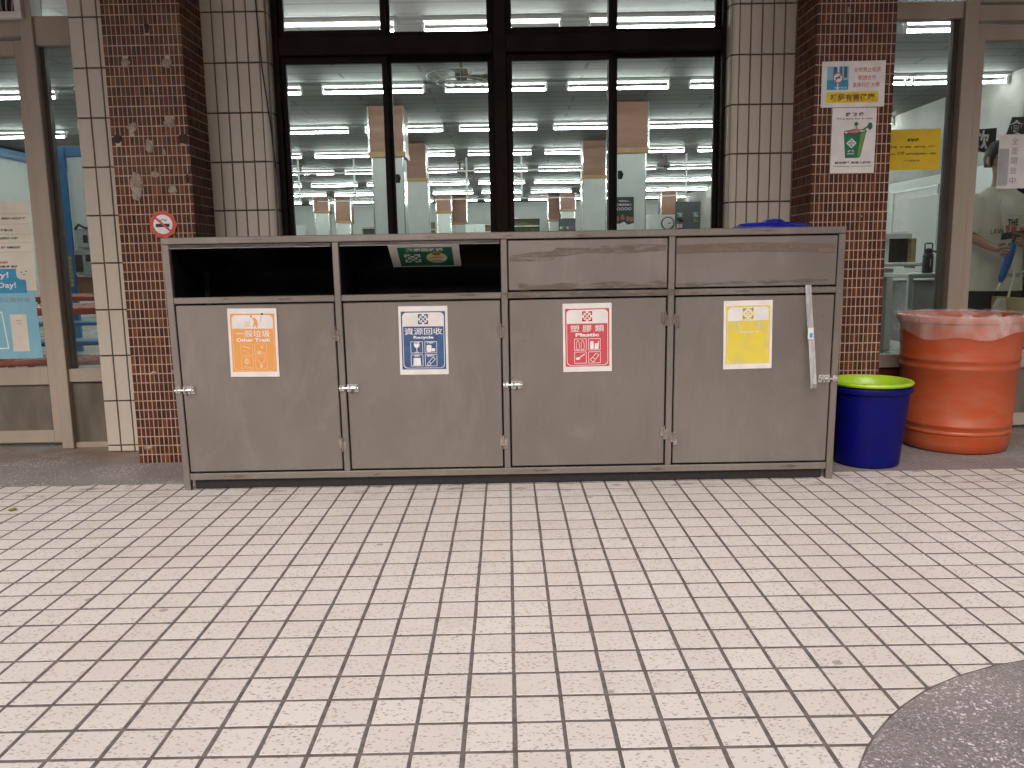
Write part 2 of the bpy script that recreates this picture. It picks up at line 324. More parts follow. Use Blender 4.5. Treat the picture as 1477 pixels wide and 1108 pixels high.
def outline(b, poly, w, y):
    n = len(poly); cx = sum(p[0] for p in poly)/n; cz = sum(p[1] for p in poly)/n
    x0 = min(p[0] for p in poly); x1 = max(p[0] for p in poly); z0 = min(p[1] for p in poly); z1 = max(p[1] for p in poly)
    mx, mz = (x0+x1)/2, (z0+z1)/2; sx = 1-2*w/(x1-x0); sz = 1-2*w/(z1-z0)
    inn = [(mx+(x-mx)*sx, mz+(z-mz)*sz) for x, z in poly]
    b.add([(x, y, z) for x, z in poly]+[(x, y, z) for x, z in inn], [(k, (k+1) % n, (k+1) % n+n, k+n) for k in range(n)])
def disc(cx, cz, r, n=20, sx=1, sz=1): return [(cx+r*sx*math.cos(2*math.pi*k/n), cz+r*sz*math.sin(2*math.pi*k/n)) for k in range(n)]
def stroke(b, pts, w, y):
    for (x0, z0), (x1, z1) in zip(pts, pts[1:]):
        d = math.hypot(x1-x0, z1-z0) or 1; nx, nz = -(z1-z0)/d*w/2, (x1-x0)/d*w/2
        flat(b, [(x0-nx, z0-nz), (x1-nx, z1-nz), (x1+nx, z1+nz), (x0+nx, z0+nz)], y)
def emblem(b, cx, cz, s, y, rot=0):      # square of four inward arrows: corner brackets and side arrowheads
    h = s/2; t = s*.15; c, sn = math.cos(rot), math.sin(rot)
    def P(pts): flat(b, [(cx+x*c-z*sn, cz+x*sn+z*c) for x, z in pts], y)
    for k in range(4):
        ca, sa = [(1, 0), (0, 1), (-1, 0), (0, -1)][k]
        Q = lambda pts: [(x*ca-z*sa, x*sa+z*ca) for x, z in pts]
        P(Q([(-h, h-t), (-h*.24, h-t), (-h*.24, h), (-h, h)])); P(Q([(h*.24, h-t), (h, h-t), (h, h), (h*.24, h)]))
        P(Q([(0, h*.10), (h*.40, h*.58), (-h*.40, h*.58)]))
Yq = [0, -.0004, -.0008, -.0012, -.0016, -.002]

# ================================================================== ground and floor
STRIP_Y = ROW0+2*PITCH_T            # far edge of the tiled floor
DC, DR = (1.473, .9605), .944       # dark terrazzo disc let into the tiles
struct('ground', B().box(-120, 120, -120, 120, -.3, -.06), 'paving')
struct('floor_screed', B().box(-9, 9, -4, STRIP_Y, -.05, -.0011), 'grout')
struct('terrazzo_strip', B().box(-9, 9, STRIP_Y, 4.62, -.05, 0), 'terrazzo')
dp = disc(DC[0], DC[1], DR-.004, 96)
struct('terrazzo_disc', B().add([(x, y, -.0005) for x, y in dp]+[(x, y, -.03) for x, y in dp], [tuple(range(96))]+[(k+96, (k+1) % 96+96, (k+1) % 96, k) for k in range(96)]), 'terrazzo')

def slab_piece(b, poly, top, bottom, bev):
    n = len(poly); cx = sum(p[0] for p in poly)/n; cy = sum(p[1] for p in poly)/n
    def inset(p):
        d = math.hypot(p[0]-cx, p[1]-cy) or 1; k = max(0, 1-bev*1.4/d); return (cx+(p[0]-cx)*k, cy+(p[1]-cy)*k)
    vs = [(*p, bottom) for p in poly]+[(*p, top-bev*.6) for p in poly]+[(*inset(p), top) for p in poly]
    b.add(vs, [(k, (k+1) % n, (k+1) % n+n, k+n) for k in range(n)], 1)
    o = len(b.v)-3*n
    b.f += [tuple(i+o for i in f_) for f_ in [(k+n, (k+1) % n+n, (k+1) % n+2*n, k+2*n) for k in range(n)]+[tuple(range(2*n, 3*n))]]; b.mi += [0]*(n+1)
def clip_disc(poly):
    mx = sum(p[0] for p in poly)/len(poly)-DC[0]; my = sum(p[1] for p in poly)/len(poly)-DC[1]; d = math.hypot(mx, my)
    nx, ny = mx/d, my/d; f = lambda p: (p[0]-DC[0])*nx+(p[1]-DC[1])*ny-DR
    if all(math.hypot(p[0]-DC[0], p[1]-DC[1]) >= DR for p in poly): return poly
    out = []
    for a, b_ in zip(poly, poly[1:]+poly[:1]):
        fa, fb = f(a), f(b_)
        if fa >= 0: out.append(a)
        if fa*fb < 0: t = fa/(fa-fb); out.append((a[0]+(b_[0]-a[0])*t, a[1]+(b_[1]-a[1])*t))
    return out if len(out) > 2 else None
G = .0096; HW = (PITCH_T-G)/2
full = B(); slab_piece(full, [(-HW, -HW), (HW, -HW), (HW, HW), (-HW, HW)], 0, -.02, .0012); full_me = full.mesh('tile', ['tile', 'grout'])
floor = thing('tiled_floor', 'speckled cream square tiles laid in a grid in front of the cabinet', 'tiled floor'); floor['kind'] = 'structure'
del floor['category']
cells = []
for ix in range(-46, 46):
    for iy in range(-46, 2):
        cx, cy = (ix+.5)*PITCH_T, ROW0+(iy+.5)*PITCH_T
        j = random.Random(ix*131+iy*7919); cx += j.uniform(-.0009, .0009); cy += j.uniform(-.0009, .0009)
        if math.hypot(cx-DC[0], cy-DC[1]) > DR+.1: poly = None
        else:
            poly = clip_disc([(cx-HW, cy-HW), (cx+HW, cy-HW), (cx+HW, cy+HW), (cx-HW, cy+HW)])
            if poly is None: continue
        P = Vector((cx, cy, 0))-Vector((0, 0, 1)); z = P.dot(fw)
        if z > .2:
            px = F*P.dot(r2)/z; py = -F*P.dot(u2)/z; vis = abs(px) < 739+20 and abs(py) < 554+20
        else: vis = False
        cells.append((0 if vis else 1, z, cx, cy, poly, j))
cells.sort(key=lambda c: (c[0], c[1]))
rest = B()
for k, (_, z, cx, cy, poly, j) in enumerate(cells):
    dz = j.uniform(-.0006, .0004)
    if k < 300:
        if poly is None: o = link('tile', full_me, floor, (cx, cy, dz)); o.rotation_euler = (j.uniform(-.004, .004), j.uniform(-.004, .004), j.uniform(-.006, .006))
        else: b = B(); slab_piece(b, poly, dz, -.02, .0012); b.obj('tile', ['tile', 'grout'], floor)
    else:
        slab_piece(rest, poly or [(cx-HW, cy-HW), (cx+HW, cy-HW), (cx+HW, cy+HW), (cx-HW, cy+HW)], dz, -.02, .0012)
stuff(rest.obj('far_tiles', ['tile', 'grout'], floor))
leafb = B(); leafb.lathe([(0, .002), (.012, .004), (.014, .007), (.006, .011), (0, .012)], (0, 0, 0), 7, wob=lambda t, i: .004*math.sin(2*t))
tag(leafb.obj('leaf_scrap', 'leaf', None, False, (-2.09, 3.30, 0)), 'tiny yellow-green leaf scrap on the floor left of the cabinet', 'leaf')

# ================================================================== facade shell
shell = B()
for x0, x1, z0, z1 in ((-9, -3.62, 0, 3.5), (3.62, 9, 0, 3.5), (-3.62, 3.62, 2.9, 3.5), (-1.21, 1.18, 0, .9)):
    shell.box(x0, x1, 4.42, 4.62, z0, z1)
shell.box(-1.212, 1.182, 4.42, 4.62, 2.9-.05, 2.905)
struct('facade_wall', shell, 'plaster')
SLAB_Y = 1.3  # front edge of the added shading slab
struct('sky_block', B().box(-40, 40, -12, -9, -.06, 5.6), 'plaster')  # unseen block added to keep bright sky out of the glass reflections
struct('shade_slab', B().box(-9, 9, SLAB_Y, 4.62, 3.5, 3.75), 'concrete')  # unseen slab added overhead to shade the facade and far floor

def tile_panel(name, label, x0, cols, w, zs, y, backing):
    t = thing(name, label, 'tiled wall', (0, 0, 0))
    B().box(*backing).obj('wall_core', 'bjoint', t)
    cache = {}
    for c in range(cols):
        for za, zb in zip(zs, zs[1:]):
            key = round(zb-za, 3)
            if key not in cache: cache[key] = B().box(-w/2+.0035, w/2-.0035, 0, .012, .004, zb-za-.004, .0015).mesh('tile', 'beige')
            o = link('tile', cache[key], t, (x0+(c+.5)*w, y+random.uniform(-.0008, .0008), za)); o.rotation_euler = (random.uniform(-.002, .002), 0, random.uniform(-.008, .008))
    return t
ZS = [.0, .036]+[.036+.2475*k for k in range(1, 12)]
ZB = [.0, .05]+[.05+.2475*k for k in range(1, 12)]
tile_panel('tiled_wall', 'narrow strip of tall beige tiles between left door and mosaic pillar', -2.21, 4, .0745, ZS, 4.372, (-2.212, -1.85, 4.384, 4.62, 0, 2.9))
tl = tile_panel('tiled_wall', 'tall beige tiles with rounded corner left of the dark window', -1.5425+.003, 5, .0585, ZB, 4.372, (-1.545, -1.207, 4.384, 4.62, 0, 2.9))
tr = tile_panel('tiled_wall', 'tall beige tiles with rounded corner right of the dark window', 1.215, 5, .0585, ZB, 4.372, (1.180, 1.52, 4.384, 4.62, 0, 2.9))
for sgn, xc, par in ((1, -1.2455, tl), (-1, 1.2135, tr)):
    n = 6; rr = .038
    for za, zb in zip(ZB[1:], ZB[2:]):
        prof = [(0, 0)]+[(rr*math.sin(R(90*k/n))+.004, rr-rr*math.cos(R(90*k/n))) for k in range(n+1)]+[(rr+.004, .13)]
        b = B(); inn = [(max(x-.006, 0), yy+.008) for x, yy in prof]
        ring = [(xc+sgn*x, 4.372+yy) for x, yy in prof]+[(xc+sgn*x, 4.372+yy) for x, yy in reversed(inn)]
        b.loft([[(x, y, z) for x, y in ring] for z in (za+.004, zb-.004)]); b.obj('corner_tile', 'beige', par, True)
    B().box(min(xc, xc+sgn*.034), max(xc, xc+sgn*.034), 4.412, 4.5, 0, 2.85).obj('corner_core', 'bjoint', par)

# ---- mosaic pillars
def pillar(x0, x1, label, marks):
    t = thing('mosaic_pillar', label, 'pillar', (0, 0, 0)); yf, yb = 4.09, 4.384
    B().box(x0+.004, x1-.004, yf+.004, yb, 0, 3.5).obj('pillar_core', 'mgrout', t)
    b = B(); g = .0025; nx = round((x1-x0)/MOS_W); pw = (x1-x0)/nx; nz = int(3.5/MOS_H); ny = int((yb-yf)/MOS_W)
    def put(o, u, v, w, h, n):
        q = [o, o+u*w, o+u*w+v*h, o+v*h]; jit = [random.uniform(-.0007, .0007) for _ in q]
        c = sum(q, Vector())/4; top = [c+(p-c)*.94+n*(.0022+e) for p, e in zip(q, jit)]; low = [p-n*.002 for p in q]; mid = [p+n*(.0016+e) for p, e in zip(q, jit)]
        b.add(low+mid+top, [(0, 1, 5, 4), (1, 2, 6, 5), (2, 3, 7, 6), (3, 0, 4, 7), (4, 5, 9, 8), (5, 6, 10, 9), (6, 7, 11, 10), (7, 4, 8, 11), (8, 9, 10, 11)])
    X, Y, Z = Vector((1, 0, 0)), Vector((0, 1, 0)), Vector((0, 0, 1))
    for r in range(nz):
        z = r*MOS_H+g+random.uniform(-.0006, .0006)
        for c in range(nx):
            x = x0+c*pw+g+random.uniform(-.0006, .0006)
            if any((x+.010-mx)**2/mr[0]**2+(z+.021-mz)**2/mr[1]**2 < .55 for mx, mz, mr, _ in marks): continue
            put(Vector((x, yf+.004, z)), X, Z, pw-2*g, MOS_H-2*g, -Y)
        for c in range(ny):
            yy = yf+.004+c*MOS_W+g
            put(Vector((x1-.004, yy, z)), Y, Z, MOS_W-2*g, MOS_H-2*g, X)
            put(Vector((x0+.004, yy+MOS_W-2*g, z)), -Y, Z, MOS_W-2*g, MOS_H-2*g, -X)
    stuff(b.obj('mosaic_tiles', 'mosaic', t))
    for mx, mz, mr, mat in marks:
        w = B(); n = 14; rs = random.Random(int(mx*1000+mz*100)); k0 = [rs.uniform(.75, 1.15) for _ in range(n)]
        rings = []
        for f, yo in ((1.12, 0), (1, -.0035), (.5, -.0055)):
            rings.append([(mx+mr[0]*f*k0[i]*math.cos(2*math.pi*i/n), 4.0935+yo+rs.uniform(-.0008, .0008), mz+mr[1]*f*k0[i]*math.sin(2*math.pi*i/n)) for i in range(n)])
        w.loft(rings, True); w.obj('mortar_patch' if mat == 'mortar' else 'dark_hole', mat, t)
    return t
pillar(-1.912, -1.531, 'red-brown mosaic pillar left of the window with chipped patches', [
    (-1.697, 2.129, (.012, .022), 'hole'), (-1.809, 1.972, (.019, .020), 'mortar'), (-1.616, 1.969, (.024, .022), 'mortar'), (-1.623, 1.693, (.026, .027), 'mortar'), (-1.804, 1.671, (.024, .024), 'mortar'),
    (-1.881, 1.618, (.022, .018), 'hole'), (-1.728, 1.585, (.020, .036), 'mortar'), (-1.66, 1.554, (.009, .018), 'mortar'), (-1.562, 1.613, (.024, .022), 'hole'), (-1.808, 1.392, (.030, .062), 'mortar'),
    (-1.712, 1.449, (.024, .018), 'mortar'), (-1.632, 1.377, (.021, .022), 'mortar'), (-1.556, 1.426, (.009, .024), 'hole'), (-1.80, .47, (.013, .011), 'mortar'), (-1.70, .475, (.009, .009), 'mortar'), (-1.86, .085, (.022, .012), 'mortar')])
pillar(1.505, 1.893, 'red-brown mosaic pillar right of the window carrying paper signs', [(1.66, 2.16, (.008, .014), 'mortar'), (1.76, 1.19, (.007, .006), 'mortar')])

cb = B(); cb.tube([(-1.25, 4.364, 2.9), (-1.247, 4.362, 2.3), (-1.236, 4.363, 2.0), (-1.212, 4.375, 1.72), (-1.205, 4.40, 1.5), (-1.208, 4.43, 1.3)], .0035, 6)
tag(cb.obj('cable', 'cable', None, True), 'thin black cable running down beside the dark window frame', 'cable')

# ================================================================== big dark window
win = thing('hall_window', 'wide dark brown framed window behind the steel cabinet', 'window', (0, 4.46, .9))
f = B(); L0 = lambda z: z-.9
for x0, x1, z0, z1 in ((-1.225, -1.172, .9, 2.85), (1.152, 1.192, .9, 2.85), (-.052, .016, .95, 2.78), (-1.172, 1.152, .9, .95), (-1.172, 1.152, 2.78, 2.85)):
    f.box(x0, x1, 0, .13, L0(z0), L0(z1), .003)
for x0, x1 in ((-1.172, -.052), (.016, 1.152)): f.box(x0, x1, 0, .13, L0(2.082), L0(2.176), .003)
f.obj('outer_frame', 'brownframe', win)
def sash(name, x0, x1, z0, z1, gx0, gx1, gz0, gz1, y):
    o = thing(name, '', '', (0, 0, 0)); del o['label'], o['category'], o['kind']; o.parent = win; s = B()
    s.box(x0, gx0, y, y+.028, L0(z0), L0(z1), .002); s.box(gx1, x1, y, y+.028, L0(z0), L0(z1), .002)
    s.box(gx0, gx1, y, y+.028, L0(z0), L0(gz0), .002); s.box(gx0, gx1, y, y+.028, L0(gz1), L0(z1), .002)
    s.obj('sash_frame', 'brownframe', o)
    B().box(gx0-.004, gx1+.004, y+.012, y+.017, L0(gz0-.004), L0(gz1+.004)).obj('pane', 'glass', o)
    return o
for z0, z1, gz0, gz1, nm in ((.95, 2.082, .99, 2.045, 'sliding_sash'), (2.176, 2.78, 2.213, 2.745, 'upper_sash')):
    sash(nm, -1.172, -.612, z0, z1, -1.146, -.64, gz0, gz1, .03); sash(nm, -.638, -.052, z0, z1, -.595, -.083, gz0-.004, gz1+.008, .064)
    sash(nm, .016, .580, z0, z1, .047, .558, gz0, gz1, .03); sash(nm, .5565, 1.152, z0, z1, .609, 1.128, gz0-.004, gz1+.014, .064)
for x in (-.588, .617):
    l = B(); l.box(x-.004, x+.018, .058, .066, L0(1.43), L0(1.475), .002); l.tube([(x+.012, .055, L0(1.47)), (x+.02, .045, L0(1.455)), (x+.012, .05, L0(1.43))], .005, 6); l.obj('catch', 'black', win)

# ================================================================== doors with sidelights (left and right)
def side_front(label_d, label_s, px0, px1, dx, s0, s1, yo, TZ):
    # px0..px1 post, door runs from post to dx (outwards), sidelight glass opening s0..s1
    d = thing('glass_door', label_d, 'door', (0, yo, 0)); b = B(); sg = 1 if dx > px0 else -1
    e = px1 if sg > 0 else px0; A = lambda a, c: (min(a, c), max(a, c))
    st0, st1 = e+sg*.004, e+sg*.056; far0, far1 = dx-sg*.056, dx
    for a, c in ((st0, st1), (far0, far1)): b.box(*A(a, c), 0, .045, .03, 2.19, .003)
    for z0, z1 in ((2.112, 2.19), (.36, .457), (.03, .10)): b.box(*A(st1, far0), 0.002, .043, z0, z1, .003)
    b.obj('door_frame', 'alu', d); B().box(*A(st1, far0), .018, .026, .10, .36).obj('kick_panel', 'kick', d)
    B().box(*A(st1, far0), .019, .025, .457, 2.112).obj('pane', 'glassd', d)
    s = thing('door_surround', label_s, 'door frame', (0, yo, 0)); b = B()
    b.box(px0, px1, -.03, .075, 0, 2.9, .003); b.box(dx if sg > 0 else dx-.06, dx+.06 if sg > 0 else dx, -.03, .075, 0, 2.9, .003)
    b.box(*A(e, dx), -.018, .06, 2.208, 2.285, .003); b.box(*A(e, dx), -.01, .05, 2.30, 2.9)
    q0, q1 = A(s0, s1)
    inner = (px1, q1+.02) if sg < 0 else (q0-.02, px0)
    for z0, z1, yy in ((TZ, 2.305, -.012), (.375, .447, -.01), (0.0, .03, -.01), (2.83, 2.9, 0)): b.box(inner[0], inner[1], yy, .06, z0, z1, .002)
    b.box(q1, q1+.02, -.008, .06, 0, 2.9) if sg < 0 else b.box(q0-.02, q0, -.008, .06, 0, 2.9)
    b.obj('surround_frame', 'alu', s)
    g = B(); ss = (inner[0], q0) if sg < 0 else (q1, inner[1])
    g.box(ss[0], ss[1]-.004 if sg > 0 else ss[1], .02, .058, 0.447, TZ); g.obj('rubber_seal', 'aludark', s)
    B().box(q0, q1, .03, .036, 0.447, TZ).obj('pane', 'glassd', s); B().box(q0, q1, .03, .036, 2.305, 2.83).obj('upper_pane', 'glassd', s)
    B().box(q0 if sg > 0 else inner[0], inner[1] if sg > 0 else q1, .012, .02, .03, .375).obj('kick_panel', 'kickred' if sg > 0 else 'kick', s)
    return d, s
side_front('aluminium glass door at the left edge with a blue poster', 'champagne aluminium post and sidelight left of the beige tile strip', -2.512, -2.447, -3.5, -2.424, -2.236, 4.5, 2.16)
side_front('aluminium glass door at the right edge behind the red bin', 'champagne aluminium post and sidelight right of the mosaic pillar', 2.425, 2.50, 3.5, 2.03, 2.392, 4.5, 2.224)
struct('door_jamb', B().box(1.85, 2.012, 4.40, 4.6, 0, 2.9), 'bjoint')
# grille of the extractor at the top left
gr = thing('ventilation_grille', 'white framed grille with dark vertical slats at the top left corner', 'grille', (-2.69, 4.44, 2.283)); b = B()
for x0, x1, z0, z1 in ((-.21, .21, 0, .035), (-.21, .21, .385, .42), (-.21, -.175, .035, .385), (.175, .21, .035, .385)): b.box(x0, x1, 0, .04, z0, z1, .003)
b.obj('grille_frame', 'paper', gr); B().box(-.175, .175, .032, .038, .035, .385).obj('backing', 'hole', gr)
for k in range(12):
    x = -.16+k*.029; B().tube([(x+.004*math.sin(q*1.3+k), .018, .036+q*.029) for q in range(13)], .0045, 6).obj('slat', 'greyplastic', gr)

# ================================================================== steel recycling cabinet
CY = 3.565                                  # front plane
cab = thing('recycling_cabinet', 'long stainless steel cabinet with four doors and four upper flaps', 'cabinet', (0, CY, 0))
XD = [-1.466, -.737, -.011, .716, 1.451]    # centre lines of posts
PW = .026; DEP = .47; ZT = 1.125
b = B()
for i, x in enumerate(XD):
    h = .014 if 0 < i < 4 else .015
    B().box(x-h, x+h, 0, .028, 0.0 if i in (0, 4) else .077, ZT-.0305, .0025).obj('post', 'steelf', cab)
for x in (XD[0], XD[4]): B().box(x-.015, x+.015, DEP-.03, DEP, 0, ZT-.03, .0025).obj('post', 'steelf', cab)
for i in range(4):
    x0, x1 = XD[i]+.0145, XD[i+1]-.0145
    B().box(x0, x1, .001, .028, .839, .866, .0025).obj('middle_rail', 'steelf', cab)
B().box(XD[0]-.015, XD[4]+.015, -.003, .03, 1.095, ZT, .003).obj('top_rail', 'steelf', cab)
B().box(XD[0]+.0155, XD[4]-.0155, .0005, .028, .046, .076, .0025).obj('bottom_rail', 'steelf', cab)
B().box(XD[0]+.03, XD[4]-.03, .020, .034, .002, .0455).obj('under_shade_board', 'black', cab)  # added black board standing in for the shade under the cabinet
B().box(XD[0]-.015, XD[4]+.015, .03, DEP, 1.112, ZT-.001, .002).obj('top_sheet', 'steel', cab)
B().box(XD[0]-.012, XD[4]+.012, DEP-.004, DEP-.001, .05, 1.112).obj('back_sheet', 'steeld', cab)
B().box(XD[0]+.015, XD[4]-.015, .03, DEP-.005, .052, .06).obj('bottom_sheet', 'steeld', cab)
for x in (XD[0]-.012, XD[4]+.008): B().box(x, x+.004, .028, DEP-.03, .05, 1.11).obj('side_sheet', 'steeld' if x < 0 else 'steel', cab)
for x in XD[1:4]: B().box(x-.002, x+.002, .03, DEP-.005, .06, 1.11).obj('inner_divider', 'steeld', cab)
def panel(name, x0, x1, z0, z1, yo=.002, mat='steel', bev=.003):
    o = B().box(0, x1-x0, yo, yo+.016, 0, z1-z0, bev).obj(name, mat, cab, False, (x0, 0, z0)); return o
def hinge(par, x, z, side):
    h = B(); h.box(x-.017, x-.001, -.0035, .0015, z-.022, z+.022, .001); h.box(x+.001, x+.017, -.0035, .0015, z-.035, z+.012, .001)
    h.tube([(x, -.005, z-.035), (x, -.005, z+.028)], .0042, 8); return h.obj('hinge', 'hingesteel', par)
def latch(par, x, z, flip=1):
    l = B(); X = lambda a: x+flip*a
    bx = lambda a, c, *r: l.box(min(X(a), X(c)), max(X(a), X(c)), *r)
    bx(0, .052, -.004, .0015, z-.018, z+.018, .001); bx(-.034, -.012, -.004, .0005, z-.014, z+.014, .001)
    for q in (.008, .040): bx(q, q+.007, -.016, -.003, z-.012, z+.012, .002)
    bx(-.030, -.020, -.016, -.003, z-.011, z+.011, .002)
    l.tube([(X(-.033), -.010, z), (X(.050), -.010, z)], .0055, 10); l.tube([(X(.026), -.010, z), (X(.026), -.022, z-.006), (X(.026), -.024, z-.022)], .004, 8)
    return l.obj('latch', 'chrome', par, True)
doors = []
def under(o, d):                     # make a fitting a sub-part of its door without moving it
    o.parent = d; o.matrix_parent_inverse = (Matrix.Translation(d.location) @ d.rotation_euler.to_matrix().to_4x4()).inverted()
for i in range(4):
    x0, x1 = XD[i]+.020, XD[i+1]-.020
    o = panel('door', x0, x1, .084, .831); o['label'] = ['first steel door with orange poster', 'second steel door with blue poster', 'third steel door with red poster', 'fourth steel door with yellow poster'][i]
    o.rotation_euler = (0, 0, [.002, -.003, .002, -.002][i]); doors.append(o)
for i, x, z in ((0, -.756, .70), (0, -.752, .203), (1, -.031, .702), (1, -.026, .202), (2, .692, .742), (2, .694, .232), (3, .738, .735), (3, .740, .205)): under(hinge(cab, x, z, 0), doors[i])
for i, (x, z, fl) in enumerate(((-1.445, .458, 1), (-.718, .455, 1), (.010, .457, 1), (1.430, .46, -1))): under(latch(cab, x, z, fl), doors[i])
# two flaps pushed in, two shut
for i in range(4):
    x0, x1 = XD[i]+.018, XD[i+1]-.018
    if i < 2:
        o = B().box(0, x1-x0, -.004, .004, -.215, 0, .002)\
            .obj('open_flap', 'steelflap', cab, False, (x0, .02, 1.088)); o.rotation_euler = (R(58+i*3), 0, 0)
        B().box(0, x1-x0, -.006, .012, -.004, .012, .003).obj('flap_lip', 'chrome', cab, False, (x0, -.002, 1.080))
    else: panel('shut_flap', x0, x1, .873, 1.088, .003)
tp = B()
def ribbon(b, x0, x1, zf, h, y, n=40):
    for k in range(n):
        a, c = x0+(x1-x0)*k/n, x0+(x1-x0)*(k+1)/n
        b.add([(a, y, zf(a)-h(a)), (c, y, zf(c)-h(c)), (c, y, zf(c)+h(c)), (a, y, zf(a)+h(a))], [(0, 1, 2, 3)])
r = B(); ribbon(r, .012, .690, lambda x: 1.020+.026*math.sin(2.2*x+.1)-.012*(x < .2), lambda x: .011+.009*abs(math.sin(9*x)), -.0002); r.obj('tape_residue', 'tape', cab)
r = B(); ribbon(r, .05, .695, lambda x: .888-.002*math.sin(9*x), lambda x: .012+.004*math.sin(31*x), -.0002); r.obj('tape_residue', 'tape', cab)
r = B(); ribbon(r, .738, 1.425, lambda x: 1.043-.07*(x-1.03)**2, lambda x: .019, -.0002); r.obj('tape_strip', 'tapeclear', cab)
r = B(); ribbon(r, .74, 1.40, lambda x: .886+.014*(x-.75), lambda x: .006+.003*math.sin(40*x), -.0002); r.obj('tape_residue', 'tape', cab)
r = B(); ribbon(r, -.02, .75, lambda x: .853, lambda x: .012+.002*math.sin(20*x), -.0006); r.obj('tape_residue', 'tape', cab)
rm = random.Random(11)
for x0, x1, z, y in ((-.44, -.36, .856, -.0006), (-.22, -.12, .857, -.0006), (-.36, -.28, 1.107, -.0042), (-1.0, -.93, .853, -.0006), (-1.25, -1.21, .858, -.0006), (.80, .93, .850, -.0006), (1.0, 1.06, .854, -.0006), (1.18, 1.29, .848, -.0006),
                     (-.02, .03, 1.108, -.0042), (.30, .37, 1.104, -.0042), (1.05, 1.15, 1.113, -.0042), (-1.1, -1.04, 1.110, -.0042), (-.62, -.58, .060, -.001), (.1, .2, .062, -.001), (.62, .70, .060, -.001), (1.22, 1.32, .062, -.001), (-1.3, -1.2, .062, -.001)):
    r = B(); ph0 = rm.uniform(0, 6); ribbon(r, x0, x1, lambda x: z, lambda x: max(.0012, .0075*math.sin(math.pi*(x-x0)/(x1-x0))*(.7+.3*math.sin(90*x+ph0))), y, 10); r.obj('rust_mark', 'tape', cab)
# racked sheet metal: the cabinet is slightly wider at the top
for o in cab.children_recursive:
    if o.type == 'MESH' and o.data.users == 1:
        for v in o.data.vertices:
            w = o.location+v.co if o.rotation_euler.x == 0 else o.location+Vector((v.co.x, 0, 0)); v.co.x += w.x*.010*(w.z-.5)
# hanging plastic strap
st = thing('plastic_strap', 'clear plastic strap hanging down the fourth cabinet door', 'strap', (1.315, CY-.006, .875)); b = B(); n = 20
for k in range(n):
    t0, t1 = k/n, (k+1)/n; P = lambda t: (.028*t, -.004-.035*math.sin(t*1.5)**1.5, -.452*t)
    a, c = P(t0), P(t1); b.add([(a[0]-.014, a[1], a[2]), (a[0]+.014, a[1]+.004, a[2]), (c[0]+.014, c[1]+.004, c[2]), (c[0]-.014, c[1], c[2])], [(0, 1, 2, 3)])
b.obj('strap_film', 'strap', st); B().box(-.004, .020, -.030, -.0285, -.235, -.185).obj('white_sticker', 'paper', st); B().box(.004, .016, -.0315, -.0302, -.228, -.208).obj('blue_mark', 'blueban', st)
B().box(.016, .042, -.0435, -.0425, -.453, -.432).obj('dirty_end', 'tape', st)
# lid lying on the cabinet
lid = thing('bin_lid', 'glossy blue plastic lid lying on top of the cabinet', 'lid', (1.245, 3.86, ZT)); b = B()
b.lathe([(0, .034), (.10, .033), (.15, .028), (.165, .018), (.185, .012), (.196, .010), (.198, .001), (.190, 0)], (0, 0, 0), 40, sy=.62); b.obj('lid_dome', 'bluelid', lid, True)
B().tube([(-.05, -.02, .032), (-.03, -.02, .042), (.03, -.02, .042), (.05, -.02, .032)], .007, 8).obj('lid_handle', 'bluelid', lid, True)

# ---- door posters (A4)
def a4(label, x, z, rot=0, y=CY-.0015, w=.215, h=.302, group=None, paper='paper'):
    t = thing('paper_poster', label, 'poster', (x, y, z), group, (0, rot, 0)); b = B(); n = 6
    B().prism([(-w/2, -h/2), (w/2, -h/2), (w/2, h/2), (-w/2, h/2)], -.0001, .0004).obj('paper_sheet', paper, t); return t
def lay(t, name, mat, fn, k):
    b = B(); fn(b, Yq[k])
    if name in ('pictograms', 'pictogram_frames'):
        o = None; part = {}
        for f_ in b.f:
            cx = sum(b.v[i][0] for i in f_)/len(f_); cz = sum(b.v[i][2] for i in f_)/len(f_); part.setdefault((cx > 0, cz > -.059), []).append(f_)
        for fs in part.values():
            q = B()
            for f_ in fs: q.add([b.v[i] for i in f_], [tuple(range(len(f_)))])
            o = q.obj(name[:-1], mat, t)
        return o
    if name == 'lettering' and len(b.marks) > 1:
        for i, j in zip(b.marks, b.marks[1:]+[len(b.f)]):
            q = B(); lo = min(min(f_) for f_ in b.f[i:j]); hi = max(max(f_) for f_ in b.f[i:j])
            o = q.add(b.v[lo:hi+1], [tuple(k_-lo for k_ in f_) for f_ in b.f[i:j]]).obj(name, mat, t)
        return o
    return b.obj(name, mat, t)
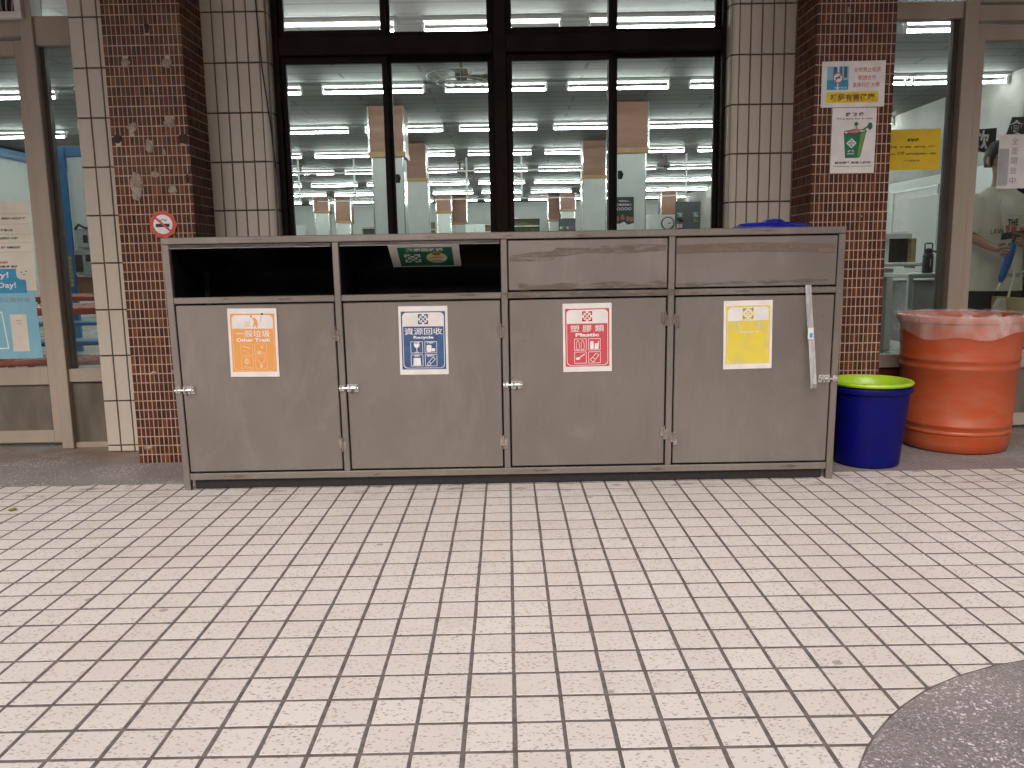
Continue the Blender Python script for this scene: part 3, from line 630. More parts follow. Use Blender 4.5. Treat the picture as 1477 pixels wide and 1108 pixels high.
def door_poster(label, x, z, ink, line, zh, en, zpos, icons, rot=0, emb=True, caps=None, zhw=.16, enw=.10, white='white'):
    t = a4(label, x, z, rot)
    lay(t, 'printed_panel', ink, lambda b, y: rect(b, -.097, .097, -.128, .128, y), 1)
    lay(t, 'border_line', line, lambda b, y: outline(b, rrect(-.091, .091, -.123, .123, .018), .0022, y), 2)
    lay(t, 'white_header', 'paper', lambda b, y: flat(b, rrect(-.089, .089, .062, .121, .017, corners=(0, 0, 1, 1)), y), 3)
    if emb: lay(t, 'emblem', ink, lambda b, y: emblem(b, 0, .094, .044, y), 4)
    lay(t, 'lettering', white, lambda b, y: (text(b, zh[0], -zhw*.38, .0405, zhw*.26, .030, y, .006), text(b, zh[-1], zhw*.38, .0405, zhw*.26, .030, y, .006)) if '   ' in zh else text(b, zh, 0, .0405, zhw, .030, y, .006), 3)
    lay(t, 'lettering', white, lambda b, y: text(b, en, 0, .0125, enw, .016, y, .035), 3)
    def boxes(b, y):
        for cx in (-.031, .031):
            for cz in (-.030, -.088): outline(b, [(cx-.027, cz-.026), (cx+.027, cz-.026), (cx+.027, cz+.026), (cx-.027, cz+.026)], .0022, y)
    if icons:
        lay(t, 'pictogram_frames', line, boxes, 3); lay(t, 'pictograms', line, icons, 3)
    if caps:
        def cp(b, y):
            for s, cx, cz in caps: text(b, s, cx, cz, .010*len(s)+.004, .008, y, .02)
        lay(t, 'lettering', white, cp, 4)
    return t
def ic_orange(b, y):
    stroke(b, [(-.05, -.014), (-.014, -.024)], .006, y); stroke(b, [(-.048, -.030), (-.02, -.046)], .004, y)
    rect(b, .012, .034, -.05, -.036, y); flat(b, disc(.043, -.047, .006), y); flat(b, disc(.036, -.018, .006), y)
    flat(b, disc(-.032, -.082, .013), y); stroke(b, [(-.05, -.104), (-.014, -.110)], .004, y); stroke(b, [(.014, -.072), (.03, -.098), (.05, -.070)], .004, y); flat(b, disc(.03, -.104, .007), y)
def ic_blue(b, y):
    flat(b, [(-.044, -.014), (-.018, -.014), (-.020, -.026), (-.027, -.032), (-.035, -.032), (-.042, -.026)], y); rect(b, -.0325, -.0295, -.050, -.032, y); rect(b, -.040, -.022, -.053, -.050, y)
    flat(b, rrect(.012, .034, -.051, -.020, .005), y); flat(b, rrect(.035, .050, -.049, -.034, .004), y)
    flat(b, [(-.048, -.111), (-.014, -.111), (-.016, -.077), (-.046, -.077)], y)
    stroke(b, [(.012, -.106), (.040, -.074), (.050, -.082), (.022, -.112), (.012, -.106)], .0025, y); stroke(b, [(.022, -.096), (.032, -.104)], .0025, y)
def ic_red(b, y):
    for q in (-.042, -.021): stroke(b, [(q, -.010), (q-.006, -.022), (q-.007, -.044), (q-.004, -.052), (q+.004, -.052), (q+.007, -.044), (q+.006, -.022), (q, -.010)], .002, y)
    flat(b, rrect(.012, .028, -.051, -.016, .004), y); flat(b, [(.031, -.051), (.049, -.051), (.051, -.012), (.044, -.026), (.033, -.026)], y)
    flat(b, disc(-.042, -.092, .010, sz=.6), y); stroke(b, [(-.036, -.088), (-.012, -.072)], .004, y)
    stroke(b, [(.012, -.098), (.038, -.070), (.050, -.078), (.026, -.110), (.012, -.098)], .0025, y); stroke(b, [(.022, -.088), (.036, -.098)], .0025, y)
p = door_poster('faded orange A4 poster for general rubbish on the first cabinet door', -1.119, .664, 'orange', 'fadedo', '一般垃圾', 'Other Trash', 0, ic_orange, R(.6), emb=False, zhw=.15, enw=.148, white='white')
def man(b, y):
    flat(b, disc(-.004, .116, .0055), y); flat(b, [(-.002, .108), (.010, .112), (.022, .098), (.024, .082), (.020, .066), (.015, .066), (.012, .080), (.006, .068), (.001, .068), (.006, .086), (.008, .098)], y)
    for k in range(4): stroke(b, [(-.034, .092-.007*k), (-.010, .092-.007*k)], .002, y)
lay(p, 'pictogram', 'orange', man, 4)
lay(p, 'ink_mark', 'black', lambda b, y: (flat(b, [(.040, .131), (.050, .129), (.047, .122), (.041, .121)], y), stroke(b, [(.040, .118), (.037, .092)], .0015, y)), 4)
door_poster('navy blue A4 recycling poster on the second cabinet door', -.371, .661, 'blueink', 'white', '資源回收', 'Recycle', 0, ic_blue, R(.3), caps=[('玻璃', -.031, -.010), ('鐵鋁罐', .031, -.010), ('紙類', -.031, -.068), ('寶特瓶', .031, -.068)], zhw=.166, enw=.088)
door_poster('red A4 plastics poster on the third cabinet door', .350, .661, 'redink', 'white', '塑 膠 類', 'Plastic', 0, ic_red, R(-.3), zhw=.148, enw=.104)
p = door_poster('sun-bleached yellow A4 paper poster on the fourth cabinet door', 1.058, .661, 'yellowink', 'faded', '紙    類', 'Papers', 0, None, R(-.6), zhw=.126, enw=.098, white='faded')
lay(p, 'emblem_ground', 'yellowink', lambda b, y: outline(b, [(-.025, .067), (.025, .067), (.025, .118), (-.025, .118)], .002, y), 4)
# green landscape sign on the pushed-in flap
g = thing('paper_sign', 'green and white recycling sign on the pushed-in second flap', 'sign', (-.362, CY+.016, 1.086), None, (R(61), 0, 0))
B().prism([(-.155, -.205), (.155, -.205), (.155, -.002), (-.155, -.002)], -.006, -.0052).obj('paper_sheet', 'paper', g)
Yg = -.0064
def layg(name, mat, fn, k): b = B(); fn(b, Yg-.0004*k); return b.obj(name, mat, g)
layg('printed_panel', 'greenink', lambda b, y: rect(b, -.118, .123, -.195, -.030, y), 0)
layg('lettering', 'white', lambda b, y: text(b, '資源回收桶', 0, -.052, .165, .030, y, .03), 1)
layg('emblem', 'white', lambda b, y: emblem(b, -.058, -.125, .072, y), 1)
layg('round_picture', 'faded', lambda b, y: flat(b, disc(.050, -.122, .047), y), 1)
layg('picture_detail', 'brownink', lambda b, y: (flat(b, disc(.050, -.090, .020, sz=.5), y), stroke(b, [(.018, -.118), (.080, -.118)], .005, y)), 2)
layg('picture_detail', 'skyink', lambda b, y: flat(b, [(.022, -.142), (.078, -.142), (.066, -.158), (.034, -.158)], y), 2)

# ================================================================== signs on pillars and glass
PY = 4.0865
t = thing('paper_sign', 'white no-smoking notice with yellow strip on the right pillar', 'sign', (1.692, PY, 1.818), None, (0, R(-.3), 0)); tt = t
B().prism([(-.154, -.107), (.154, -.107), (.154, .107), (-.154, .107)], -.0001, .0006).obj('paper_sheet', 'paper', t)
lay(t, 'photo_print', 'skyink', lambda b, y: rect(b, -.128, -.024, -.025, .083, y), 1)
lay(t, 'photo_print', 'blueban', lambda b, y: rect(b, -.128, -.024, -.025, .020, y), 2)
lay(t, 'photo_print', 'blueink', lambda b, y: (rect(b, -.066, -.056, .035, .083, y), rect(b, -.046, -.032, .030, .083, y), rect(b, -.098, -.080, .038, .080, y)), 2)
lay(t, 'photo_print', 'white', lambda b, y: (rect(b, -.078, -.073, -.025, .083, y), text(b, '吸菸有害', -.06, -.016, .06, .009, y, 0)), 3)
lay(t, 'round_mark', 'redink', lambda b, y: flat(b, disc(-.076, .030, .025), y), 4); lay(t, 'round_mark', 'white', lambda b, y: flat(b, disc(-.076, .030, .020), y), 5)
def ns(b, y): stroke(b, [(-.090, .016), (-.062, .044)], .004, y-.0004); stroke(b, [(-.090, .030), (-.064, .030)], .005, y-.0004)
lay(t, 'round_mark', 'black', ns, 5)
def red3(b, y): text(b, '全校禁止吸菸', .066, .066, .132, .024, y, .012); text(b, '敬請合作', .066, .029, .088, .023, y, .012); text(b, '東南科技大學', .062, -.004, .130, .024, y, .012)
lay(t, 'lettering', 'pinkink', red3, 1)
lay(t, 'yellow_strip', 'signyellow', lambda b, y: flat(b, rrect(-.128, .124, -.086, -.036, .006), y), 1)
lay(t, 'lettering', 'brownink', lambda b, y: text(b, '吸菸有害健康', 0, -.061, .215, .034, y, .03), 2)
t = thing('paper_sign', 'white food-waste notice with green bucket drawing on the right pillar', 'sign', (1.704, PY-.0008, 1.553), None, (0, R(.2), 0))
B().prism([(-.108, -.155), (.108, -.155), (.108, .155), (-.108, .155)], -.0001, .0006).obj('paper_sheet', 'paper', t)
def bt(b, y):
    text(b, '廚 餘 桶', 0, .124, .088, .019, y, .02); text(b, 'Thùng đựng thức ăn thừa', 0, .103, .178, .009, y, .02)
    text(b, '請勿將餐具丟入桶中', .002, -.104, .176, .012, y, .03); text(b, 'Xin vui lòng không bỏ dụng cụ ăn uống vào thùng', .002, -.121, .186, .007, y, .02)
lay(t, 'lettering', 'black', bt, 1)
lay(t, 'bucket_drawing', 'greenink', lambda b, y: flat(b, [(-.037, -.082), (.028, -.082), (.038, -.076), (.062, .044), (-.048, .034)], y), 1)
lay(t, 'bucket_drawing', 'limeink', lambda b, y: flat(b, [(.022, -.080), (.036, -.074), (.058, .040), (.036, .038)], y), 2)
lay(t, 'bucket_drawing', 'black', lambda b, y: stroke(b, [(-.048, .034), (-.044, .044), (.0, .052), (.054, .050), (.062, .044), (.04, .036), (-.048, .032)], .004, y), 2)
lay(t, 'bucket_drawing', 'pinkink', lambda b, y: flat(b, disc(.0, .042, .034, sz=.22), y), 3)
lay(t, 'bucket_drawing', 'trimwood', lambda b, y: stroke(b, [(.014, .036), (.012, .066)], .010, y), 4)
lay(t, 'bucket_drawing', 'greenink', lambda b, y: flat(b, disc(.010, .078, .010), y), 5)
lay(t, 'bucket_drawing', 'greenink', lambda b, y: (stroke(b, [(.044, .05), (.070, .068)], .007, y), flat(b, disc(.078, .068, .012, sz=1.4), y)), 5)
lay(t, 'bucket_drawing', 'white', lambda b, y: (flat(b, [(-.034, -.012), (-.008, -.036), (.016, -.012), (-.008, .012)], y), text(b, '廚 餘', -.010, -.049, .03, .008, y, .02), text(b, '回收桶', -.010, -.062, .032, .008, y, .02)), 3)
lay(t, 'emblem', 'greenink', lambda b, y: emblem(b, -.009, -.012, .024, y, R(45)), 4)
t = thing('paper_notice', 'bright yellow notice taped to the sidelight glass by the right pillar', 'notice', (2.20, 4.4935, 1.556), None, (0, R(-.3), 0))
B().prism([(-.150, -.106), (.146, -.106), (.146, .106), (-.150, .106)], -.0001, .0006).obj('paper_sheet', 'notice', t)
def yt(b, y):
    text(b, '廚餘桶', -.004, .050, .062, .020, y, .03); text(b, '僅收', -.104, .015, .038, .014, y, .04); text(b, '可食廚餘，蛋殼茶包、竹籤等', .026, .014, .200, .011, y, .03)
    text(b, '請倒入', -.112, -.022, .042, .010, y, .03); text(b, '只收', -.066, -.017, .042, .018, y, .02); text(b, '其他垃圾請勿丟入，謝謝', .042, -.022, .160, .011, y, .03); text(b, '餐飲衛生組公告', -.006, -.058, .085, .011, y, .03)
lay(t, 'lettering', 'black', yt, 1)
t = thing('round_sticker', 'round red and white no-smoking sticker on the left pillar', 'sticker', (-1.690, PY-.0015, 1.208)); 
lay(t, 'red_disc', 'orangered', lambda b, y: flat(b, [((.066+.003*math.cos(9*a))*math.cos(a), (.066+.003*math.cos(9*a))*math.sin(a)) for a in [2*math.pi*k/54 for k in range(54)]], y), 0)
lay(t, 'red_ring', 'redink', lambda b, y: flat(b, disc(0, 0, .056, 32), y), 1); lay(t, 'white_disc', 'white', lambda b, y: flat(b, disc(0, 0, .047, 32), y), 2)
def cig(b, y): rect(b, -.036, .032, -.013, .003, y); stroke(b, [(-.012, .018), (.004, .026), (.012, .016), (.020, .024)], .003, y)
lay(t, 'cigarette', 'black', cig, 3); lay(t, 'red_bar', 'redink', lambda b, y: stroke(b, [(-.037, .034), (.037, -.034)], .011, y), 4)
def dots(b, y):
    for k in range(22): a = 2*math.pi*k/22; flat(b, disc(.061*math.cos(a), .061*math.sin(a), .0028, 5), y)
lay(t, 'rim_lettering', 'redink', dots, 1)
# posters on the left door
DYL = 4.512
t = thing('paper_notice', 'white printed notice sheet on the left door above the blue poster', 'notice', (-2.76, DYL, 1.125))
B().prism([(-.19, -.24), (.172, -.24), (.180, .243), (-.19, .243)], -.0001, .0006).obj('paper_sheet', 'paper2', t)
def nl(b, y):
    for z, x0, x1, s in ((.150, .02, .150, '東南科技大學學生餐廳'), (.088, -.02, .075, '營業時間公告'), (.045, .0, .105, '請憑證件入內用餐'), (-.005, .0, .110, '用餐完畢請回收'), (-.085, -.03, .030, '謝謝合作'), (-.108, -.03, .090, '總務處 敬啟')): text(b, s, (x0+x1)/2, z, x1-x0, .013, y, .03)
lay(t, 'lettering', 'black', nl, 1)
def nh(b, y):
    for z in (.175, .12, .066, .02, -.03): stroke(b, [(-.18, z), (.168, z)], .0012, y)
lay(t, 'ruled_lines', 'greyink', nh, 1)
t = thing('paper_poster', 'light blue poster with white lettering on the left door', 'poster', (-2.76, DYL-.0015, .70))
B().prism([(-.19, -.19), (.168, -.19), (.158, .185), (-.19, .185)], -.0001, .0006).obj('paper_sheet', 'skyink', t)
lay(t, 'banner', 'blueban', lambda b, y: flat(b, [(-.19, .172), (.118, .172), (.118, .238), (.072, .305), (-.19, .305)], y), 1)
def bl(b, y): text(b, 'ay!', -.012, .268, .078, .040, y, .02); text(b, 'Day!', .012, .212, .100, .040, y, .02)
lay(t, 'lettering', 'white', bl, 2)
lay(t, 'lettering', 'greyink', lambda b, y: text(b, '遠近都可以幫你省', -.02, .135, .30, .028, y, .0), 1)
lay(t, 'card_picture', 'paper2', lambda b, y: rect(b, .010, .100, -.150, .055, y), 1); lay(t, 'card_picture', 'greyink', lambda b, y: (stroke(b, [(.040, .02), (.070, .02)], .003, y), stroke(b, [(.045, .005), (.065, .005)], .003, y)), 2)
lay(t, 'card_outline', 'white', lambda b, y: outline(b, [(-.15, -.14), (-.012, -.135), (-.03, .072), (-.15, .066)], .008, y), 1)
lay(t, 'face_sticker', 'paper2', lambda b, y: flat(b, rrect(.070, .150, .245, .325, .028), y), 3)
lay(t, 'face_sticker', 'black', lambda b, y: (flat(b, disc(.100, .285, .004), y), flat(b, disc(.125, .290, .004), y), stroke(b, [(.106, .272), (.122, .272)], .003, y)), 4)
# vertical sign on the right door
t = thing('door_sign', 'white vertical sign with dark characters on the right door glass', 'sign', (2.745, 4.514, 1.50))
B().prism([(-.070, -.155), (.10, -.155), (.10, .130), (-.070, .130)], -.0001, .0006).obj('paper_sheet', 'paper', t)
lay(t, 'grey_band', 'greyplastic', lambda b, y: rect(b, -.068, -.012, -.140, .055, y), 1)
def vs(b, y):
    for k, ch in enumerate('全面開放中'): text(b, ch, .016, .095-.052*k, .034, .036, y, .0)
lay(t, 'lettering', 'greyink', vs, 1)

# ================================================================== bins
bb = thing('blue_bin', 'navy blue plastic bin beside the cabinet end', 'bin', (1.737, 3.848, 0)); b = B()
b.lathe([(0, .006), (.138, .004), (.146, .010), (.180, .355), (.190, .358), (.193, .372), (.189, .384), (.178, .386), (.174, .36), (.142, .02), (0, .016)], (0, 0, 0), 56); b.obj('bin_body', 'bluebin', bb, True)
lb = thing('lime_basket', 'lime green basket nested in the navy blue bin', 'basket', (1.737, 3.848, .03)); b = B()
b.lathe([(.0, .02), (.12, .02), (.158, .33), (.168, .352), (.176, .360), (.190, .362), (.194, .370), (.190, .377), (.176, .378), (.164, .365), (.151, .33), (.115, .026), (0, .026)], (0, 0, 0), 56); b.obj('basket_body', 'lime', lb, True)
for k in range(28):
    a = 2*math.pi*k/28; B().tube([(.150*math.cos(a), .150*math.sin(a), .33), (.118*math.cos(a), .118*math.sin(a), .05)], .003, 5).obj('inner_rib', 'lime', lb)
rb = thing('red_bin', 'big scuffed red plastic barrel bin lined with a clear bag', 'bin', (2.345, 4.185, 0)); b = B()
prof = [(0, .012), (.225, .006), (.240, .004), (.250, .014), (.2545, .05), (.2575, .095), (.2625, .100), (.2628, .110), (.2590, .115), (.2600, .132), (.2640, .137), (.2642, .146), (.2605, .151), (.268, .30), (.2745, .42), (.279, .427), (.279, .438), (.2755, .445), (.2768, .462), (.281, .468), (.281, .478), (.2775, .485), (.286, .62), (.289, .655), (.300, .660), (.304, .675), (.300, .688), (.288, .690), (.280, .66), (.255, .2), (.24, .03), (0, .03)]
b.lathe(prof, (0, 0, 0), 72); b.obj('bin_body', 'redbin', rb, True)
hd = B(); hd.box(.285, .345, -.06, .06, .612, .635, .006); hd.box(.325, .345, -.06, .06, .575, .635, .006); hd.obj('handle', 'redbin', rb)
b = B(); rs = random.Random(3); N = 96
ph = [rs.uniform(0, 6.28) for _ in range(6)]
def wob(t, i):
    am = (.002, .003, .004, .006, .007, .008, .009, .008)[min(i, 7)]; return am*(math.sin(5*t+ph[0])+.6*math.sin(11*t+ph[1]+i*.5)+.4*math.sin(23*t+ph[2]+i))*.6
rings = []
for i, (rr, z) in enumerate(((.262, .48), (.274, .60), (.283, .680), (.296, .699), (.309, .694), (.314, .672), (.315, .645), (.309, .612))):
    ring = []
    for k in range(N):
        t = 2*math.pi*k/N; q = rr+wob(t, 7-i if i < 3 else i-2); zz = z
        if i == 7: zz += .022*math.sin(2*t+2.2)+.010*math.sin(7*t+ph[3])-.022*max(0, math.cos(t-R(195)))**3
        if i == 3: zz += .004*math.sin(17*t+ph[4])+.003*math.sin(31*t)
        ring.append((q*math.cos(t), q*math.sin(t), zz))
    rings.append(ring)
b.loft(rings, False); b.obj('bin_liner', 'bag', rb, True)

# ================================================================== the hall behind the glass
HX0, HX1, HY0, HY1, HZ = -8.8, 6.0, 4.62, 30.0, 3.1
struct('hall_floor', B().box(HX0-.2, 9, HY0, HY1+.2, -.05, .004), 'hallfloor')
struct('hall_ceiling', B().box(HX0-.2, 9, HY0-.0, HY1+.2, HZ, HZ+.3), 'ceiling')
struct('hall_back_wall', B().box(HX0-.2, 9, HY1, HY1+.2, 0, HZ), 'hallwall')
struct('hall_left_wall', B().box(HX0-.2, HX0, HY0, HY1, 0, HZ), 'hallwall')
struct('hall_right_wall', B().box(HX1, HX1+.2, 9.5, HY1, 0, HZ).box(8.8, 9, HY0, 9.5, 0, HZ).box(HX1, 8.8, 9.5, 9.7, 0, HZ), 'hallwall2')
pw = thing('wall_panelling', 'white panelling along the lower right hall wall behind the counter', 'panelling', (HX1, 0, 0)); b = B()
for k in range(5): B().box(-.03, -.002, 9.7+k*1.6, 9.7+k*1.6+1.585, 0, 2.08, .004).obj('panel', 'hallwall', pw)

# columns: pale shaft, veneer box under the ceiling, light wood trim, shiny edges
def column(x, y, label, w=.42, bw=.48, z0=2.43, veneer=True):
    t = thing('hall_column', label, 'column', (x, y, 0), 'veneered columns in the hall')
    B().box(-w/2, w/2, -w/2, w/2, 0, z0).obj('shaft', 'colwhite', t)
    for sx in (-1, 1): B().box(sx*w/2-.008, sx*w/2+.008, -w/2-.006, -w/2+.012, 0, z0).obj('edge_strip', 'edge', t)
    bx = B().box(-bw/2, bw/2, -bw/2, bw/2, z0+.07, HZ).obj('veneer_box', 'colwood', t)
    for sx in (-1, 1): B().box(sx*bw/2-.012, sx*bw/2+.012, -bw/2-.008, -bw/2+.015, z0+.07, HZ).obj('edge_strip', 'edge', bx)
    B().box(-bw/2-.01, bw/2+.01, -bw/2-.01, bw/2+.01, z0, z0+.07).obj('wood_trim', 'trimwood', t)
column(-1.60, 11.64, 'nearest left veneered column seen in the second window pane')
column(1.72, 11.64, 'nearest right veneered column in the rightmost pane carrying a poster')
column(-1.60, 15.14, 'second left veneered column just right of the nearest left one', bw=.40)
column(1.60, 15.14, 'second right veneered column in the third window pane', bw=.42)
for x, y, zz, lb in ((-5.76, 26.2, 2.58, 'distant veneered column in the leftmost pane, left of a pair'), (-5.05, 26.0, 2.25, 'distant veneered column in the leftmost pane, right of a pair'), (-1.93, 26.2, 2.51, 'distant veneered column in the second pane left of the mullion'), (-1.50, 27.2, 2.2, 'distant slim veneered column in the second pane'),
                  (1.62, 27.2, 2.25, 'distant slim veneered column in the third pane'), (1.95, 26.2, 2.51, 'distant veneered column in the third pane above the dark menu board'), (5.08, 26.0, 2.28, 'distant veneered column above the wall clock')):
    column(x, y, lb, z0=zz)

# fluorescent fixtures in rows
fx = thing('ceiling_lamp', 'x', 'lamp', (0, 0, HZ)); b = B()
B().box(-.60, .60, -.075, .075, -.034, 0, .006).obj('housing', 'housing', fx)
for sx in (-1, 1): B().box(sx*.60-.012, sx*.60+.012, -.02, .02, -.118, -.0345, .003).obj('lamp_holder', 'housing', fx)
B().tube([(-.585, 0, -.10), (.585, 0, -.10)], .0165, 10).obj('tube', 'tube', fx, True)
ROWS = [7.47, 10.0, 12.9, 15.8, 18.7, 21.6, 24.5, 27.4]; ORD = ['first', 'second', 'third', 'fourth', 'fifth', 'sixth', 'seventh', 'farthest']
first = True
for k, y in enumerate(ROWS):
    lim = .46*y+1.5
    for q in range(-7, 5):
        x = .31-.59+.19+1.445*q
        if q == 4 and y > 9.5: x = 5.36
        if x < HX0+.7 or x > (HX1-.6 if y > 9.5 else 8): continue
        if abs(x) > lim and not (y < 11 and abs(x) < 7.5): continue
        o = fx if first else copy_tree(fx); first = False; o.location = (x, y+(.25 if k == 0 and q > 1 else 0), HZ)
        col_ = 'straight behind the centre mullion' if q == 0 else '%s %s of the centre mullion' % (['', 'first', 'second', 'third', 'fourth', 'fifth', 'sixth', 'seventh'][abs(q)], 'left' if q < 0 else 'right')
        o['label'] = 'lit tube lamp in the %s ceiling row, %s' % (ORD[k], col_); o['group'] = 'fluorescent lamps in rows on the hall ceiling'

for x, sd in ((3.45, 'right'), (-3.45, 'left')):  # unseen lamps added to brighten the person and the hall front
    o = copy_tree(fx); o.location = (x, 5.35, HZ); o['label'] = 'unseen added fill lamp just inside the %s door' % sd; o['group'] = 'added fill lamps inside the doors'
# white pipe frame hung under the ceiling
pf = thing('hanging_pipe_frame', 'thin white pipe frame hanging below the hall ceiling', 'pipe frame', (0, 17, 0))
B().tube([(-5.2, 0, 2.83), (5.2, 0, 2.83)], .018, 6).obj('rail', 'housing', pf); B().tube([(-5.2, 6, 2.72), (5.2, 6, 2.72)], .018, 6).obj('rail', 'housing', pf)
for x in (-4.2, -3.07, -.78, .34, 3.7): B().tube([(x, 0, HZ), (x, 0, 2.3)], .018, 6).obj('dropper', 'housing', pf)

# orbit fans on the ceiling
def fan(x, y, label, r=.36):
    t = thing('ceiling_fan', label, 'fan', (x, y, HZ), 'caged fans under the hall ceiling')
    B().lathe([(0, 0), (.07, 0), (.06, -.05), (.02, -.07), (.02, -.16), (.06, -.17), (.075, -.24), (.05, -.28), (0, -.285)], (0, 0, 0), 16).obj('motor', 'fan', t, True)
    for k in range(3):
        a = 2*math.pi*k/3+.4; c, s = math.cos(a), math.sin(a); bl = B()
        bl.add([(.05*c-.03*s, .05*s+.03*c, -.25), (.05*c+.03*s, .05*s-.03*c, -.23), (.86*r*c+.09*s, .86*r*s-.09*c, -.215), (.9*r*c, .9*r*s, -.235), (.86*r*c-.07*s, .86*r*s+.07*c, -.26)], [(0, 1, 2, 3, 4)]); bl.obj('blade', 'fan', t)
    cg = B(); ring = lambda rr, z: [(rr*math.cos(2*math.pi*k/28), rr*math.sin(2*math.pi*k/28), z) for k in range(29)]
    for rr, z in ((r, -.24), (r*.72, -.30), (r*.4, -.33)): cg.tube(ring(rr, z), .004, 5, False)
    for k in range(16):
        a = 2*math.pi*k/16; cg.tube([(r*math.cos(a), r*math.sin(a), -.24), (r*.72*math.cos(a), r*.72*math.sin(a), -.30), (r*.4*math.cos(a), r*.4*math.sin(a), -.33), (.02*math.cos(a), .02*math.sin(a), -.335)], .0025, 4, False)
    cg.obj('cage', 'steelin', t)
fan(-.42, 8.6, 'caged ceiling fan at the top of the second window pane'); fan(-4.3, 17.6, 'caged ceiling fan low in the leftmost window pane'); fan(-.95, 17.6, 'caged ceiling fan low in the second window pane'); fan(3.3, 17.0, 'caged ceiling fan low in the rightmost window pane')

# far furnishings
def shelf(x, y, w, label, z1=2.35, back='olive'):
    t = thing('shelf_unit', label, 'shelf', (x, y, 0)); B().box(-w/2, w/2, .28, .3, 0, z1).obj('back_board', back, t)
    for sx in (-1, 1): B().box(sx*w/2-.02, sx*w/2+.02, 0, .28, 0, z1).obj('upright', 'housing', t)
    for k in range(9): B().box(-w/2+.02, w/2-.02, 0, .278, .25+k*(z1-.3)/8, .28+k*(z1-.3)/8).obj('shelf_board', 'housing', t)
shelf(-4.35, 27.5, .9, 'olive backed shelf unit far behind the leftmost pane', 2.2); shelf(-2.9, 29.0, .9, 'shelf unit far left of the distant second-pane column', 2.45, 'colwood'); shelf(.55, 28.6, 1.3, 'wide shelf unit with white boards far behind the third pane', 2.5, 'olive'); shelf(-.75, 28.6, .8, 'shelf unit with brown back beside the centre mullion', 2.3, 'colwood')
def board(x, y, z0, z1, w, label, rows=4, mat='board'):
    t = thing('menu_board', label, 'menu board', (x, y, z0)); h = z1-z0; B().box(-w/2, w/2, 0, .03, 0, h, .004).obj('board_panel', mat, t)
    rr = random.Random(int(x*10)); 
    for mat2 in ('white', 'pinkink', 'limeink'):
        b = B()
        for k in range(rows):
            for q in range(3):
                if rr.random() < .45:
                    cx = -w*.32+q*w*.32; text(b, rr.choice(['飯', '麵', '湯', '菜單', '套餐', '飲料']), cx, h*(.15+.7*k/rows), w*.24, h*.09, -.002, .02)
        if b.v: b.obj('lettering', mat2, t)
board(1.90, 25.6, 1.3, 2.28, .52, 'dark menu board in the third pane below a veneered column', 5); board(4.45, 20.2, 1.2, 2.36, .62, 'large dark menu board at the right end of the rightmost pane', 6)
t = thing('wall_clock', 'round white wall clock with black rim in the rightmost pane', 'clock', (4.20, 21.4, 1.90)); b = B()
def yl(prof, n=28): 
    q = B(); vs = []
    for r_, y_ in prof: vs.append([(r_*math.cos(2*math.pi*k/n), y_, r_*math.sin(2*math.pi*k/n)) for k in range(n)])
    return q.loft(vs, True)
yl([(.17, .04), (.17, -.01), (.145, -.012), (.145, 0)]).obj('rim', 'black', t); yl([(.145, .002), (.145, -.002)]).obj('dial', 'white', t)
b = B(); stroke(b, [(0, 0), (.10, .012)], .012, -.006); stroke(b, [(0, 0), (.06, -.01)], .016, -.006); b.obj('hands', 'black', t)
t = thing('clock_cabinet', 'pale tall cabinet under the wall clock', 'cabinet', (4.15, 21.45, 0)); B().box(-.45, .45, 0, .4, 0, 2.12, .006).obj('carcass', 'hallwall', t); B().box(.40, .46, -.012, .41, 0, 2.14).obj('wood_edge', 'trimwood', t)
t = thing('column_poster', 'black topped poster with faces on the nearest right column', 'poster', (1.632, 11.40, 1.30)); B().prism([(-.135, 0), (.135, 0), (.135, .545), (-.135, .545)], .004, .008).obj('paper_sheet', 'board', t)
lay(t, 'lettering', 'white', lambda b, y: (text(b, '歡迎加入', 0, .49, .15, .022, y, .02), text(b, '熱情校園美食', .0, .44, .22, .03, y, .02), text(b, '○○○○', 0, .385, .20, .04, y, .02)), 1)
def faces(b, y):
    for cx, cz in ((-.09, .25), (-.02, .27), (.05, .25), (.1, .24)): flat(b, disc(cx, cz, .034, 12, .8, 1.1), y)
lay(t, 'face_prints', 'colwood', faces, 1); lay(t, 'clothes_prints', 'white', lambda b, y: flat(b, [(-.135, .002), (.135, .002), (.135, .19), (.05, .17), (0, .21), (-.07, .18), (-.135, .2)], y), 2)
for x, w, lb in ((-6.6, 1.1, 'plain white far panel at the left of the leftmost pane'), (-.15-.95, .6, 'pale locker far behind the second pane near the centre mullion')):
    t = thing('pale_cabinet', lb, 'cabinet', (x if w > 1 else -.95, 24.6 if w > 1 else 25.5, 0)); B().box(-w/2, w/2, 0, .5, 0, 2.15, .006).obj('carcass', 'hallwall', t); B().box(-.004, .004, -.004, 0, .1, 2.1).obj('door_gap', 'greyink', t)

